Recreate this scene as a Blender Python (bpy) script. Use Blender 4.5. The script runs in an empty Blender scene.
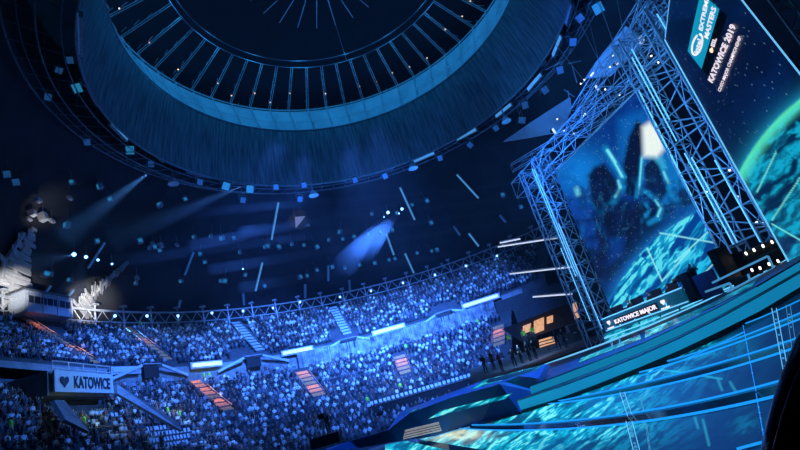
import bpy, math, random
import numpy as np
from mathutils import Vector, Matrix
random.seed(7); rs = np.random.RandomState(11)
SC = bpy.context.scene; COL = SC.collection
V = Vector; R = math.radians
# ------------------------------------------------------------------ camera (eye at the world origin, z up)
F, PITCH, ROLL = 500.0, .348, -.283
FW = np.array([0, math.cos(PITCH), math.sin(PITCH)]); r0 = np.array([1., 0, 0]); u0 = np.cross(r0, FW)
RT = math.cos(ROLL)*r0 + math.sin(ROLL)*u0; UP = -math.sin(ROLL)*r0 + math.cos(ROLL)*u0
def ray(x, y):
    d = (x-400)/F*RT - (y-225)/F*UP + FW
    return d/np.linalg.norm(d)
def at(x, y, d): return V(ray(x, y)*d)
def proj(P):
    P = np.asarray(P, float); w = P@FW
    return 400+F*(P@RT)/w, 225-F*(P@UP)/w, w
def onplane(x, y, P0, N):
    r = ray(x, y); return V(r*(float(np.dot(P0, N))/float(r@np.array(N))))
CX, CY = -1.0, 54.5                                       # centre of the round arena
FLOOR = -3.2
def oncyl(x, y, Rd):
    d = ray(x, y); a = d[0]**2+d[1]**2; b = -2*(d[0]*CX+d[1]*CY); c = CX*CX+CY*CY-Rd*Rd
    return V((-b+max(b*b-4*a*c, 0)**.5)/2/a*d)
def polar(th, Rd, z): return V((CX+Rd*math.sin(th), CY+Rd*math.cos(th), z))
def theta(P): return math.atan2(P[0]-CX, P[1]-CY)
# the bowl of seats: round at the far side, running straight towards the camera on the left
HP = math.pi/2
def spol(t, Rd, z): return polar(t, Rd, z) if t >= -HP else V((CX-Rd, CY-(-HP-t)*45, z))
def sdir(t): return V((math.sin(max(t, -HP)), math.cos(max(t, -HP)), 0))
def stan(t): t = max(t, -HP); return V((math.cos(t), -math.sin(t), 0))
def onst(x, y, Rd):
    d = ray(x, y); a = d[0]**2+d[1]**2; b = -2*(d[0]*CX+d[1]*CY); c = CX*CX+CY*CY-Rd*Rd; D = b*b-4*a*c
    if D > 0:
        P = V((-b+D**.5)/2/a*d)
        if P.y >= CY or P.x > 0: return P
    return V(d*((CX-Rd)/d[0]))
def stheta(P): return math.atan2(P[0]-CX, P[1]-CY) if P[1] >= CY or P[0] > CX else -HP-(CY-P[1])/45
def ceil_z(Rd):                                           # underside of the roof
    return 46-(Rd-36)*(18/14.)
def onroof(x, y, drop=.6):
    d = ray(x, y); lo, hi = 30., 140.
    f = lambda t: d[2]*t-(ceil_z(math.hypot(d[0]*t-CX, d[1]*t-CY))-drop)
    t = lo
    for k in range(400):
        t = lo+(hi-lo)*k/399
        if f(t) > 0: break
    return V(d*t)
cd = bpy.data.cameras.new('camera'); cam = bpy.data.objects.new('camera', cd); COL.objects.link(cam)
cd.sensor_width = 36; cd.lens = 36*F/800; cd.clip_start = .05; cd.clip_end = 400
m = Matrix(((RT[0], UP[0], -FW[0]), (RT[1], UP[1], -FW[1]), (RT[2], UP[2], -FW[2])))
cam.matrix_world = m.to_4x4(); SC.camera = cam
SC.view_settings.view_transform = 'Standard'; SC.view_settings.look = 'None'; SC.view_settings.gamma = 1
SC.view_settings.exposure = 0.0; SC.view_settings.use_curve_mapping = False
# ------------------------------------------------------------------ materials
def nodes(name):
    mt = bpy.data.materials.new(name); mt.use_nodes = True
    return mt, mt.node_tree.nodes, mt.node_tree.links, mt.node_tree.nodes['Principled BSDF']
def mat(name, col, rough=.6, metal=0., var=.25, scale=3., emit=None, es=1., bump=0.):
    mt, N, L, P = nodes(name)
    P.inputs['Roughness'].default_value = rough; P.inputs['Metallic'].default_value = metal
    tc = N.new('ShaderNodeTexCoord'); nz = N.new('ShaderNodeTexNoise'); nz.inputs['Scale'].default_value = scale
    nz.inputs['Detail'].default_value = 4
    L.new(tc.outputs['Object'], nz.inputs['Vector'])
    cr = N.new('ShaderNodeValToRGB'); L.new(nz.outputs['Fac'], cr.inputs['Fac'])
    a, b = 1-var, 1+var
    cr.color_ramp.elements[0].position = .3; cr.color_ramp.elements[1].position = .7
    cr.color_ramp.elements[0].color = (col[0]*a, col[1]*a, col[2]*a, 1)
    cr.color_ramp.elements[1].color = (min(col[0]*b, 1), min(col[1]*b, 1), min(col[2]*b, 1), 1)
    L.new(cr.outputs['Color'], P.inputs['Base Color'])
    if bump:
        bp = N.new('ShaderNodeBump'); bp.inputs['Strength'].default_value = bump
        L.new(nz.outputs['Fac'], bp.inputs['Height']); L.new(bp.outputs['Normal'], P.inputs['Normal'])
    if emit:
        P.inputs['Emission Color'].default_value = (*emit, 1); P.inputs['Emission Strength'].default_value = es
    return mt
def attr_emit(name, strength, base=(.01, .01, .02), rough=.3):   # the picture a screen shows
    mt, N, L, P = nodes(name)
    a = N.new('ShaderNodeVertexColor'); a.layer_name = 'picture'
    L.new(a.outputs['Color'], P.inputs['Emission Color']); P.inputs['Emission Strength'].default_value = strength
    P.inputs['Base Color'].default_value = (*base, 1); P.inputs['Roughness'].default_value = rough; P.inputs['Specular IOR Level'].default_value = .25
    return mt
M = dict(
 steel=mat('painted_steel', (.30, .33, .38), .45, .6), alu=mat('aluminium_truss', (.55, .6, .66), .45, .2, var=.1),
 black=mat('black_housing', (.02, .02, .025), .5), dark=mat('dark_cloth', (.05, .055, .065), .9),
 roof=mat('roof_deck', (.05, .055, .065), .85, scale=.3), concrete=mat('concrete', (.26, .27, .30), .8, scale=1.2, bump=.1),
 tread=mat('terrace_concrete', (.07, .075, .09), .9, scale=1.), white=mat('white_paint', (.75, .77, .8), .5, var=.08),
 seat=mat('pale_seat_plastic', (.62, .66, .72), .4, var=.06), orange=mat('orange_step_paint', (.85, .30, .12), .7, scale=6, var=.4),
 skin=mat('skin', (.62, .40, .30), .6, var=.08), hair=mat('dark_hair', (.03, .022, .018), .7),
 jeans=mat('dark_trousers', (.05, .06, .1), .85), hivis=mat('hi_vis_yellow', (.25, .95, .05), .6, var=.1, emit=(.10, .9, .05), es=.0),
 red=mat('red_cloth', (.8, .04, .05), .8), glass=mat('tinted_glass', (.03, .05, .08), .1),
 tube=mat('lit_cyan_tube', (.3, .8, .9), .4, emit=(.16, .58, .98), es=1.0, var=.05),
 bluetube=mat('lit_blue_strip', (.05, .3, .7), .4, emit=(.01, .30, .90), es=1.1, var=.05),
 paletube=mat('lit_pale_strip', (.3, .6, .9), .4, emit=(.10, .42, .80), es=.55, var=.05),
 lens=mat('flood_lens', (.2, .5, .7), .3, emit=(.02, .26, .50), es=.6, var=.4, scale=9),
 dimlens=mat('dim_lens', (.2, .4, .7), .3, emit=(.02, .12, .34), es=.35, var=.4, scale=9),
 hot=mat('lit_blue_lamp', (.5, .7, 1), .3, emit=(.16, .42, 1), es=6, var=.05),
 warmlamp=mat('lit_warm_lamp', (1, .8, .6), .3, emit=(1, .60, .38), es=1.6, var=.05),
 whitelamp=mat('lit_white_lamp', (1, .95, .85), .3, emit=(1, .9, .78), es=3.0, var=.05),
 whiteslit=mat('lit_white_tube', (1, 1, 1), .3, emit=(.75, .85, 1), es=.9, var=.05),
 paper=mat('lit_white_box', (1, 1, 1), .4, emit=(.62, .78, 1), es=.9, var=.05),
 wood=mat('warm_orange_panel', (.9, .5, .2), .6), letter=mat('lit_white_letter', (1, 1, 1), .4, emit=(.95, .82, .85), es=1.0, var=.02),
 navyletter=mat('navy_letter', (.01, .015, .05), .6), silver=mat('pale_board', (.52, .6, .72), .5, var=.1),
 lip=mat('cyan_lit_lip', (.03, .35, .55), .4, var=.1, scale=.8, emit=tuple(c for c in (.005, .19, .37)), es=1.0),  # lip: the glow stands in for cyan light on the steps
 bluelip=mat('glossy_blue_fascia', (.05, .25, .7), .25, var=.3, scale=.7), gloss=mat('glossy_black', (.006, .008, .012), .12, var=.1),
 orangebeam=mat('lit_orange_panel', (1, .55, .2), .6, emit=(.85, .42, .22), es=.85, var=.8, scale=2.),
 band=mat('window_band_glass', (.7, .85, .9), .5, var=.15, scale=.3, emit=(.003, .10, .24), es=.1), rib=mat('pale_steel_rib', (.75, .8, .85), .4, .1),  # band: its faint glow stands in for blue wash light
 sail=mat('pale_fabric', (.7, .78, .88), .8, var=.2, scale=.25))
def drum_mat():
    mt, N, L, P = nodes('ribbed_drum_cladding'); P.inputs['Roughness'].default_value = .6
    tc = N.new('ShaderNodeTexCoord'); sp = N.new('ShaderNodeSeparateXYZ'); L.new(tc.outputs['Object'], sp.inputs[0])
    at2 = N.new('ShaderNodeMath'); at2.operation = 'ARCTAN2'; L.new(sp.outputs['X'], at2.inputs[0]); L.new(sp.outputs['Y'], at2.inputs[1])
    mu = N.new('ShaderNodeMath'); mu.operation = 'MULTIPLY'; mu.inputs[1].default_value = 90; L.new(at2.outputs[0], mu.inputs[0])
    nz = N.new('ShaderNodeTexNoise'); nz.noise_dimensions = '2D'; cb = N.new('ShaderNodeCombineXYZ')
    zz = N.new('ShaderNodeMath'); zz.operation = 'MULTIPLY'; zz.inputs[1].default_value = .25; L.new(sp.outputs['Z'], zz.inputs[0])
    L.new(mu.outputs[0], cb.inputs[0]); L.new(zz.outputs[0], cb.inputs[1]); L.new(cb.outputs[0], nz.inputs['Vector'])
    nz.inputs['Scale'].default_value = 1.0; nz.inputs['Detail'].default_value = 3
    cr = N.new('ShaderNodeValToRGB'); L.new(nz.outputs['Fac'], cr.inputs['Fac'])
    cr.color_ramp.elements[0].position = .3; cr.color_ramp.elements[1].position = .75
    cr.color_ramp.elements[0].color = (.07, .08, .10, 1); cr.color_ramp.elements[1].color = (.22, .25, .28, 1)
    L.new(cr.outputs['Color'], P.inputs['Base Color']); return mt
M['drum'] = drum_mat()
def cloth_mat(name, attr):
    mt, N, L, P = nodes(name); P.inputs['Roughness'].default_value = .85
    if attr:
        a = N.new('ShaderNodeVertexColor'); a.layer_name = 'cloth'; L.new(a.outputs['Color'], P.inputs['Base Color'])
    else:
        oi = N.new('ShaderNodeObjectInfo'); cr = N.new('ShaderNodeValToRGB'); L.new(oi.outputs['Random'], cr.inputs['Fac'])
        cols = [(.03, .035, .04), (.75, .78, .8), (.2, .22, .26), (.05, .06, .1), (.55, .6, .7), (.9, .9, .92), (.12, .13, .16), (.3, .12, .1)]
        cr.color_ramp.interpolation = 'CONSTANT'; e = cr.color_ramp.elements
        e[0].color = (*cols[0], 1); e[1].position = 1/8; e[1].color = (*cols[1], 1)
        for k in range(2, 8): q = e.new(k/8); q.color = (*cols[k], 1)
        L.new(cr.outputs['Color'], P.inputs['Base Color'])
    return mt
M['shirt'] = cloth_mat('spectator_clothing', False); M['crowd'] = cloth_mat('crowd_clothing', True)
# ------------------------------------------------------------------ building helpers
class MB:
    def __init__(s): s.v = []; s.f = []; s.mi = []; s.cur = 0
    def add(s, vs, fs):
        o = len(s.v); s.v += [tuple(p) for p in vs]; s.f += [tuple(i+o for i in f) for f in fs]; s.mi += [s.cur]*len(fs); return s
    def box(s, c, sx, sy, sz, X=(1, 0, 0), Y=(0, 1, 0), Z=(0, 0, 1)):
        c, X, Y, Z = V(c), V(X)*sx/2, V(Y)*sy/2, V(Z)*sz/2
        vs = [c+X*a+Y*b+Z*d for d in (-1, 1) for a, b in ((-1, -1), (1, -1), (1, 1), (-1, 1))]
        return s.add(vs, [(3, 2, 1, 0), (4, 5, 6, 7), (0, 1, 5, 4), (1, 2, 6, 5), (2, 3, 7, 6), (3, 0, 4, 7)])
    def tube(s, a, b, r, n=5, r2=None):
        return s.path([a, b], r, n, r2)
    def path(s, pts, r, n=6, r2=None):
        pts = [V(p) for p in pts]; vs = []; fs = []; K = len(pts)
        for i, p in enumerate(pts):
            d = (pts[min(i+1, K-1)]-pts[max(i-1, 0)]).normalized()
            q = V((0, 0, 1)) if abs(d.z) < .9 else V((1, 0, 0)); x = d.cross(q).normalized(); y = d.cross(x)
            rr = r if r2 is None else r+(r2-r)*i/(K-1)
            vs += [p+x*math.cos(2*math.pi*k/n)*rr+y*math.sin(2*math.pi*k/n)*rr for k in range(n)]
        for i in range(K-1):
            fs += [(i*n+k, i*n+(k+1) % n, (i+1)*n+(k+1) % n, (i+1)*n+k) for k in range(n)]
        fs += [tuple(range(n))[::-1], tuple((K-1)*n+k for k in range(n))]
        return s.add(vs, fs)
    def slab(s, lo, up, off):            # ribbon between two lists of points, given thickness by the vector off
        n = len(lo); off = V(off); vs = [V(p) for p in lo]+[V(p) for p in up]; vs += [p+off for p in vs]; a = 2*n
        fs = []
        for i in range(n-1):
            fs += [(i, i+1, n+i+1, n+i), (a+i+1, a+i, a+n+i, a+n+i+1), (i+1, i, a+i, a+i+1), (n+i, n+i+1, a+n+i+1, a+n+i)]
        fs += [(0, n, a+n, a), (n-1, a+n-1, a+2*n-1, 2*n-1)]
        return s.add(vs, fs)
    def lathe(s, prof, th0, th1, n, c=(CX, CY)):   # prof: (R, z) list
        vs = []; k = len(prof); fs = []
        for i in range(n+1):
            t = th0+(th1-th0)*i/n
            vs += [(c[0]+p[0]*math.sin(t), c[1]+p[0]*math.cos(t), p[1]) for p in prof]
        for i in range(n):
            for j in range(k-1): fs.append((i*k+j, i*k+j+1, (i+1)*k+j+1, (i+1)*k+j))
        return s.add(vs, fs)
    def slathe(s, prof, th0, th1, n):
        vs = []; k = len(prof); fs = []
        for i in range(n+1):
            t = th0+(th1-th0)*i/n; vs += [tuple(spol(t, p[0], p[1])) for p in prof]
        for i in range(n):
            for j in range(k-1): fs.append((i*k+j, i*k+j+1, (i+1)*k+j+1, (i+1)*k+j))
        return s.add(vs, fs)
    def ball(s, c, r, n=8, sc=(1, 1, 1)):
        vs = []; fs = []; h = n//2; c = V(c)
        for j in range(1, h):
            p = math.pi*j/h
            vs += [c+V((r*sc[0]*math.sin(p)*math.cos(2*math.pi*i/n), r*sc[1]*math.sin(p)*math.sin(2*math.pi*i/n), r*sc[2]*math.cos(p))) for i in range(n)]
        vs += [c+V((0, 0, r*sc[2])), c-V((0, 0, r*sc[2]))]; T = len(vs)-2
        for j in range(h-2): fs += [(j*n+i, (j+1)*n+i, (j+1)*n+(i+1) % n, j*n+(i+1) % n) for i in range(n)]
        fs += [(T, i, (i+1) % n) for i in range(n)]+[(T+1, (h-2)*n+(i+1) % n, (h-2)*n+i) for i in range(n)]
        return s.add(vs, fs)
    def build(s, name, ms, parent=None, base=None, smooth=False):
        me = bpy.data.meshes.new(name)
        b = V(base) if base is not None else V((0, 0, 0))
        if parent is not None: b = V(parent.location)
        me.from_pydata([(p[0]-b.x, p[1]-b.y, p[2]-b.z) for p in s.v], [], s.f)
        ms = ms if isinstance(ms, (list, tuple)) else [ms]
        for q in ms: me.materials.append(q)
        if len(ms) > 1: me.polygons.foreach_set('material_index', s.mi)
        if smooth: me.polygons.foreach_set('use_smooth', [True]*len(me.polygons))
        o = bpy.data.objects.new(name, me); COL.objects.link(o)
        if parent is not None: o.parent = parent
        else: o.location = b
        return o
def tag(o, label=None, cat=None, group=None, kind=None):
    if label: o['label'] = label
    if cat: o['category'] = cat
    if group: o['group'] = group
    if kind: o['kind'] = kind
    return o
def empty(name, loc=(0, 0, 0)):
    o = bpy.data.objects.new(name, None); COL.objects.link(o); o.location = loc; o.empty_display_size = .3; return o
def copy_tree(o, parent=None):
    c = o.copy(); COL.objects.link(c); c.parent = parent
    for ch in list(o.children): copy_tree(ch, c)
    return c
def struct(o, label=None): o['kind'] = 'structure'; o['label'] = label or o.name.replace('_', ' '); o['category'] = o.name.split('.')[0].replace('_', ' '); return o
def lamp(kind, loc, to, col, power, size=40, blend=.5, rad=.2):
    ld = bpy.data.lights.new('light', kind); ld.color = col; ld.energy = power; ld.shadow_soft_size = rad
    if kind == 'SPOT': ld.spot_size = R(size); ld.spot_blend = blend
    o = bpy.data.objects.new('scene_light', ld); COL.objects.link(o); o.location = loc  # serves seen lamps and added, unseen lights alike
    if to is not None: o.rotation_euler = (V(to)-V(loc)).to_track_quat('-Z', 'Y').to_euler()
    return o
def truss(mb, A, B, X, Y, w, h, bay, r=.05):      # box truss from A to B, section w along X and h along Y
    A, B, X, Y = V(A), V(B), V(X).normalized(), V(Y).normalized(); n = max(1, round((B-A).length/bay))
    cs = [(X*w*a+Y*h*b)/2 for a, b in ((-1, -1), (1, -1), (1, 1), (-1, 1))]
    for c in cs: mb.tube(A+c, B+c, r)
    for i in range(n+1):
        P = A.lerp(B, i/n)
        for k in range(4):
            mb.tube(P+cs[k], P+cs[(k+1) % 4], r*.6, 4)
            if i < n:
                Q = A.lerp(B, (i+1)/n); mb.tube(P+cs[k], Q+cs[(k+1) % 4], r*.6, 4) if i % 2 == 0 else mb.tube(P+cs[(k+1) % 4], Q+cs[k], r*.6, 4)
def text(s, size, place, m_, parent, name='lettering', depth=.02, bold=.012, width=None):
    """letters as real extruded shapes; place(x, y) -> world point of the board"""
    cu = bpy.data.curves.new('tmp', 'FONT'); cu.body = s; cu.size = size; cu.offset = bold*size; cu.resolution_u = 3
    o = bpy.data.objects.new('tmp', cu); me = bpy.data.meshes.new_from_object(o)
    xs = [v.co.x for v in me.vertices]; sx = 1 if width is None else width/(max(xs)-min(xs)); x0 = min(xs)
    pts = [place((v.co.x-x0)*sx, v.co.y) for v in me.vertices]
    nrm = (place(1, 0)-place(0, 0)).cross(place(0, 1)-place(0, 0)).normalized()
    fs = [tuple(p.vertices) for p in me.polygons]; n = len(pts)
    mb = MB(); vs = [p+nrm*depth for p in pts]+pts; ed = {}
    for f in fs:
        for a, b in zip(f, f[1:]+f[:1]): ed[(a, b)] = 1
    side = [(b, a, a+n, b+n) for a, b in ed if (b, a) not in ed]
    mb.add(vs, fs+side)
    bpy.data.objects.remove(o); bpy.data.curves.remove(cu); bpy.data.meshes.remove(me)
    return mb.build(name, m_, parent)
# value noise for the pictures that the screens show
_T = rs.rand(256, 256)
def vn(x, y):
    xi = np.floor(x).astype(int); yi = np.floor(y).astype(int); fx = x-xi; fy = y-yi; fx = fx*fx*(3-2*fx); fy = fy*fy*(3-2*fy)
    g = lambda a, b: _T[a % 256, b % 256]
    return (g(xi, yi)*(1-fx)+g(xi+1, yi)*fx)*(1-fy)+(g(xi, yi+1)*(1-fx)+g(xi+1, yi+1)*fx)*fy
def fbm(x, y, o=5):
    s = 0; a = .5
    for k in range(o): s = s+a*vn(x*2**k+17*k, y*2**k+5*k); a *= .5
    return s/(1-.5**o)
def smooth(a, b, x): t = np.clip((x-a)/(b-a), 0, 1); return t*t*(3-2*t)
def mix(c, d, t): return c*(1-t[..., None])+np.array(d)*t[..., None]
def clouds(x, y, sx=18., sy=5., ang=-.9):           # streaky cloud cover of the planet
    u = x*math.cos(ang)+y*math.sin(ang); w = -x*math.sin(ang)+y*math.cos(ang)
    a_ = fbm(u/sx+fbm(u/30+3, w/30, 3)*2.8, w/sy+fbm(u/25, w/25+9, 3)*2.8, 6); b_ = fbm(u/(sx*.35)+11, w/(sy*.35)+fbm(u/9, w/9, 2)*2, 4)
    q = smooth(.36, .70, a_)*(.35+1.1*smooth(.3, .75, b_))
    return np.clip(q, 0, 1)
def grid_screen(name, c00, c10, c11, c01, nu, nv, paint, m_, parent, thick):
    u = np.linspace(0, 1, nu); w = np.linspace(0, 1, nv); U, W = np.meshgrid(u, w)
    P = (np.array(c00)[None, None]*((1-U)*(1-W))[..., None]+np.array(c10)*(U*(1-W))[..., None]+np.array(c11)*(U*W)[..., None]+np.array(c01)*((1-U)*W)[..., None])
    px, py, _ = proj(P); col = np.clip(paint(px, py, U, W), 0, 4)
    b = V(parent.location) if parent is not None else V((0, 0, 0)); me = bpy.data.meshes.new(name)
    idx = np.arange(nu*nv).reshape(nv, nu)
    f = np.stack([idx[:-1, :-1], idx[:-1, 1:], idx[1:, 1:], idx[1:, :-1]], -1).reshape(-1, 4)
    pts = P.reshape(-1, 3)-np.array(b); n = nu*nv
    back = np.array([pts[idx[0, 0]], pts[idx[0, -1]], pts[idx[-1, -1]], pts[idx[-1, 0]]])+np.array(thick)
    faces = f.tolist()+[[n+3, n+2, n+1, n]]
    rim = [idx[0, :], idx[:, -1], idx[-1, ::-1], idx[::-1, 0]]
    for k in range(4): faces.append([n+k, n+(k+1) % 4]+rim[k][::-1].tolist())
    me.from_pydata(np.vstack([pts, back]).tolist(), [], faces)
    ca = me.color_attributes.new('picture', 'FLOAT_COLOR', 'POINT')
    a = np.zeros((n+4, 4)); a[:, 3] = 1; a[:n, :3] = col.reshape(-1, 3); ca.data.foreach_set('color', a.ravel())
    me.materials.append(m_); me.materials.append(M['black'])
    mi = [0]*len(f)+[1]*5; me.polygons.foreach_set('material_index', mi)
    o = bpy.data.objects.new(name, me); COL.objects.link(o)
    if parent is not None: o.parent = parent
    return o
def srgb(r, g, b): return np.array([((c/255+.055)/1.055)**2.4 if c > 10 else c/255/12.92 for c in (r, g, b)])
PI = math.pi; Z = V((0, 0, 1))
def onz(x, y, z): r_ = ray(x, y); return V(r_*(z/r_[2]))
# ================================================================== SETTING
struct(MB().lathe([(0.01, FLOOR), (60, FLOOR)], -PI, PI, 64).build('floor', M['tread']), 'dark arena floor around the stage')
struct(MB().slathe([(52, FLOOR), (52, 30)], -2.5, 2.3, 96).build('wall_back', M['roof']), 'dark round outer wall behind the upper stand')
struct(MB().lathe([(36, 46), (53, ceil_z(53))], -PI, PI, 96).build('ceiling', M['roof']), 'dark sloping roof underside around the dome')
struct(MB().lathe([(36, 46), (36, 62), (0.01, 78)], -PI, PI, 96).build('ceiling_dome', M['black']), 'black dome roof above the ring of ribs')
# dome: drum, lit band, ribs
dome = empty('roof_dome', (CX, CY, 42)); tag(dome, 'huge ring drum hanging under the dome with a lit window band and radial ribs', 'roof dome', kind='structure')
dr = MB().lathe([(29.9, 42), (29.6, 44.2), (28.6, 47.4), (27.3, 51.7), (27.6, 52.1)], -PI, PI, 128)
dr.build('drum', M['drum'], dome, smooth=True)
e = MB()
for rr, zz, w in ((30.0, 42.0, .16), (29.3, 45.4, .07), (29.9, 42.9, .08), (27.25, 51.9, .12)): e.path([polar(-PI+2*PI*k/128, rr, zz) for k in range(129)], w, 6)
e.build('rim_moulding', M['steel'], dome)
MB().lathe([(27.5, 52.0), (29.6, 57.8)], -PI, PI, 128).build('window_band', M['band'], dome)
e = MB(); e.path([polar(-PI+2*PI*k/128, 29.3, 57.9) for k in range(129)], .12, 5); e.path([polar(-PI+2*PI*k/128, 27.9, 54.2) for k in range(129)], .05, 5); e.build('band_rail', M['rib'], dome)
NR = 50
for k in range(NR):
    t = 2*PI*k/NR+.03
    e = MB(); s_ = V((math.cos(t), -math.sin(t), 0))*.16
    for sg in (-1, 1):
        e.tube(polar(t, 29.1, 58.0)+s_*sg, polar(t, 21.6, 61.6)+s_*sg, .06, 4)
        e.tube(polar(t, 27.0, 52.0)+s_*sg*.5, polar(t, 29.1, 58.0)+s_*sg*.5, .055, 4)
    for j in range(4): e.tube(polar(t, 29.2-7.6*j/4, 59+2.6*j/4)+s_, polar(t, 29.2-7.6*(j+.5)/4, 59+2.6*(j+.5)/4)-s_, .04, 3)
    if k % 2: e.tube(polar(t, 27.6, 53), polar(t+.05, 29.0, 58.2), .04, 3)
    e.build('roof_rib', M['rib'], dome)
e = MB()
for rr, zz in ((21.6, 61.6), (21, 62.6)): e.path([polar(-PI+2*PI*k/96, rr, zz) for k in range(97)], .07, 5)
e.build('inner_ring', M['steel'], dome)
for k in range(22):
    t = 2*PI*k/22; MB().tube(polar(t, 4, 61.5), polar(t, 11.0, 60.5), .07, 4).build('centre_spoke', M['rib'], dome)
e = MB(); e.path([polar(-PI+2*PI*k/48, 4, 61.5) for k in range(49)], .14, 5); e.tube(polar(0, 4, 61.5), polar(0, 21.6, 61.6), .06, 4); e.build('centre_ring', M['steel'], dome)
for k in range(NR):
    t = 2*PI*k/NR+.03
    if k % 2 == 0 or rs.rand() < .4:
        MB().ball(polar(t+.006, 28.9-rs.rand()*3, 59.0+rs.rand()*.8), .13, 6).build('rib_lamp', M['warmlamp'], dome)
# outer catwalk round the drum
e = MB()
for rr, zz, w in ((33.2, 42.2, .09), (35.9, 43.6, .12), (31.2, 42.0, .07), (34.6, 43.0, .06)): e.path([polar(-PI+2*PI*k/120, rr, zz) for k in range(121)], w, 5)
for k in range(90):
    t = 2*PI*k/90; e.tube(polar(t, 31.2, 42.0), polar(t, 35.9, 43.6), .08, 4)
    if k % 2: e.tube(polar(t, 33.2, 42.2), polar(t, 33.2, 46.5), .04, 4)
cwl = [lamp('SPOT', polar(.9, 22, 30), polar(1.15, 34, 43), (.03, .3, 1), 5000, 80, .9, .5)]
cw = tag(e.build('lighting_catwalk', M['steel'], base=(CX, CY, 42)), 'thin steel lighting catwalk circling the drum edge', 'catwalk', kind='structure')
# ------------------------------------------------------------------ stands
UPR = [(38.8+.8*i, 14.7+.70*i) for i in range(12)]
LOR = [(22.6+.8*i, -1.6+.71*i) for i in range(19)]
def terrace(rows, rise, extra):
    prof = []
    for r_, z_ in rows: prof += [(r_-.4, z_-rise), (r_-.4, z_), (r_+.4, z_)]
    return prof+extra
TH0, TH1 = -2.35, .43
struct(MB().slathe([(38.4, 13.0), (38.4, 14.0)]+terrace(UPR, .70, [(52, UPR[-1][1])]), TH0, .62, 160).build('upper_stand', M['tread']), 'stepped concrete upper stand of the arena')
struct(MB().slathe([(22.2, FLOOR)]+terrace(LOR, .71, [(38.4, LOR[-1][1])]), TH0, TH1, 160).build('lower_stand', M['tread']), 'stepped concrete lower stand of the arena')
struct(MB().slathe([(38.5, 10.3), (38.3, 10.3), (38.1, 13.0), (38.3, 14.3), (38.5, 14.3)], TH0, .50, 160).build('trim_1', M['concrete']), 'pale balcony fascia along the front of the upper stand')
# curtain wall below the fascia (right half)
thA, thB = stheta(onst(300, 372, 37.6)), stheta(onst(499, 318, 37.6))
e = MB(); nn = 260; lo = []; up = []
for k in range(nn+1):
    t = thA+(thB-thA)*k/nn; rr = 37.5+.12*math.sin(k*1.9)+.07*math.sin(k*.7); lo.append(spol(t, rr, 10.3)); up.append(spol(t, rr, 13.9))
curt = e.slab(lo, up, (0, .05, 0)).build('curtain', mat('mottled_pale_curtain', (.30, .31, .35), .8, var=.75, scale=.9))
tag(curt, 'long pale mottled curtain hung under the balcony fascia', 'curtain')
# vomitory openings and white light boxes along the fascia
for i, (x, y) in enumerate(((253, 362), (349, 344), (445, 317), (150, 372))):
    P = onst(x, y, 37.9); t = stheta(P); X = stan(t); Y = sdir(t)
    g = empty('tunnel_opening', P-V((0, 0, 1.6)))
    tag(g, 'dark stair tunnel in the balcony, '+['between the second and third light boxes from the left', 'just right of the middle light boxes', 'nearest the right end of the curtain', 'to the right of the KATOWICE board'][i], 'tunnel', 'tunnels through the balcony', 'structure')
    o_ = MB().box(P-Y*.02-Z*.1, 2.4, .6, 1.5, X, Y); o_.build('dark_opening', M['black'], g)
    MB().box(P-Y*.25+V((0, 0, .95)), 3.0, .7, .2, X, Y).build('lintel', M['concrete'], g)
    e = MB()
    for sg in (-1, 1):
        A = P-Y*.3+X*sg*1.6+Z*.95; e.slab([A-Z*.35, A+X*sg*4.5-Z*1.9], [A, A+X*sg*4.5-Z*1.5], -Y*.25)
        e.build('side_cheek', M['silver'], g); e = MB()
for i, (x0, y0, x1, y1) in enumerate(((190, 366, 222, 363), (281, 354, 313, 348), (372, 334, 405, 325), (462, 307, 500, 295), (110, 371, 140, 370))):
    A, B = onst(x0, y0, 37.9), onst(x1, y1, 37.9); z = (A.z+B.z)/2; t = stheta((A+B)/2); Y = sdir(t); X = (B-A).normalized()
    g = empty('light_box', (A+B)/2); tag(g, ['long glowing white box on the balcony above the left orange stairs', 'long glowing white box on the balcony left of the middle', 'long glowing white box on the balcony right of the middle', 'long white box at the right end of the balcony', 'dim pale box on the balcony right of the KATOWICE board'][i], 'light box', 'light boxes on the balcony fascia')
    MB().box((A+B)/2, (B-A).length, .35, .95, X, Y).build('housing', M['silver'], g)
    MB().box((A+B)/2-Y*.2, (B-A).length*.9, .1, .5, X, Y).build('lit_front', M['paper'] if i < 4 else M['silver'], g)
# rim truss above the last row
TH_L, TH_R = stheta(onst(-30, 300, 48)), stheta(onst(560, 238, 48))
rt = empty('rim_truss', spol((TH_L+TH_R)/2, 48, 22.6)); tag(rt, 'long curved steel truss on posts above the last row of the upper stand', 'truss', kind='structure')
n = 48; e = MB()
for rr, zz, w in ((48, 25.6, .14), (48, 23.9, .10), (47.4, 25.5, .08)): e.path([spol(TH_L+(TH_R-TH_L)*k/n, rr, zz) for k in range(n+1)], w, 5)
e.build('chord', M['alu'], rt)
e = MB()
for k in range(n):
    a = TH_L+(TH_R-TH_L)*k/n; b = TH_L+(TH_R-TH_L)*(k+1)/n; c_ = (a+b)/2
    e.tube(spol(a, 48, 23.9), spol(c_, 48, 25.6), .07, 4); e.tube(spol(c_, 48, 25.6), spol(b, 48, 23.9), .07, 4)
e.build('bracing', M['alu'], rt)
for k in range(0, n+1, 2):
    a = TH_L+(TH_R-TH_L)*k/n; q = MB().tube(spol(a, 48.05, 22.3), spol(a, 48.05, 26.4), .13, 6)
    q.box(spol(a, 48.05, 26.5), .8, .8, .25); q.build('post', M['alu'], rt)
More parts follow.
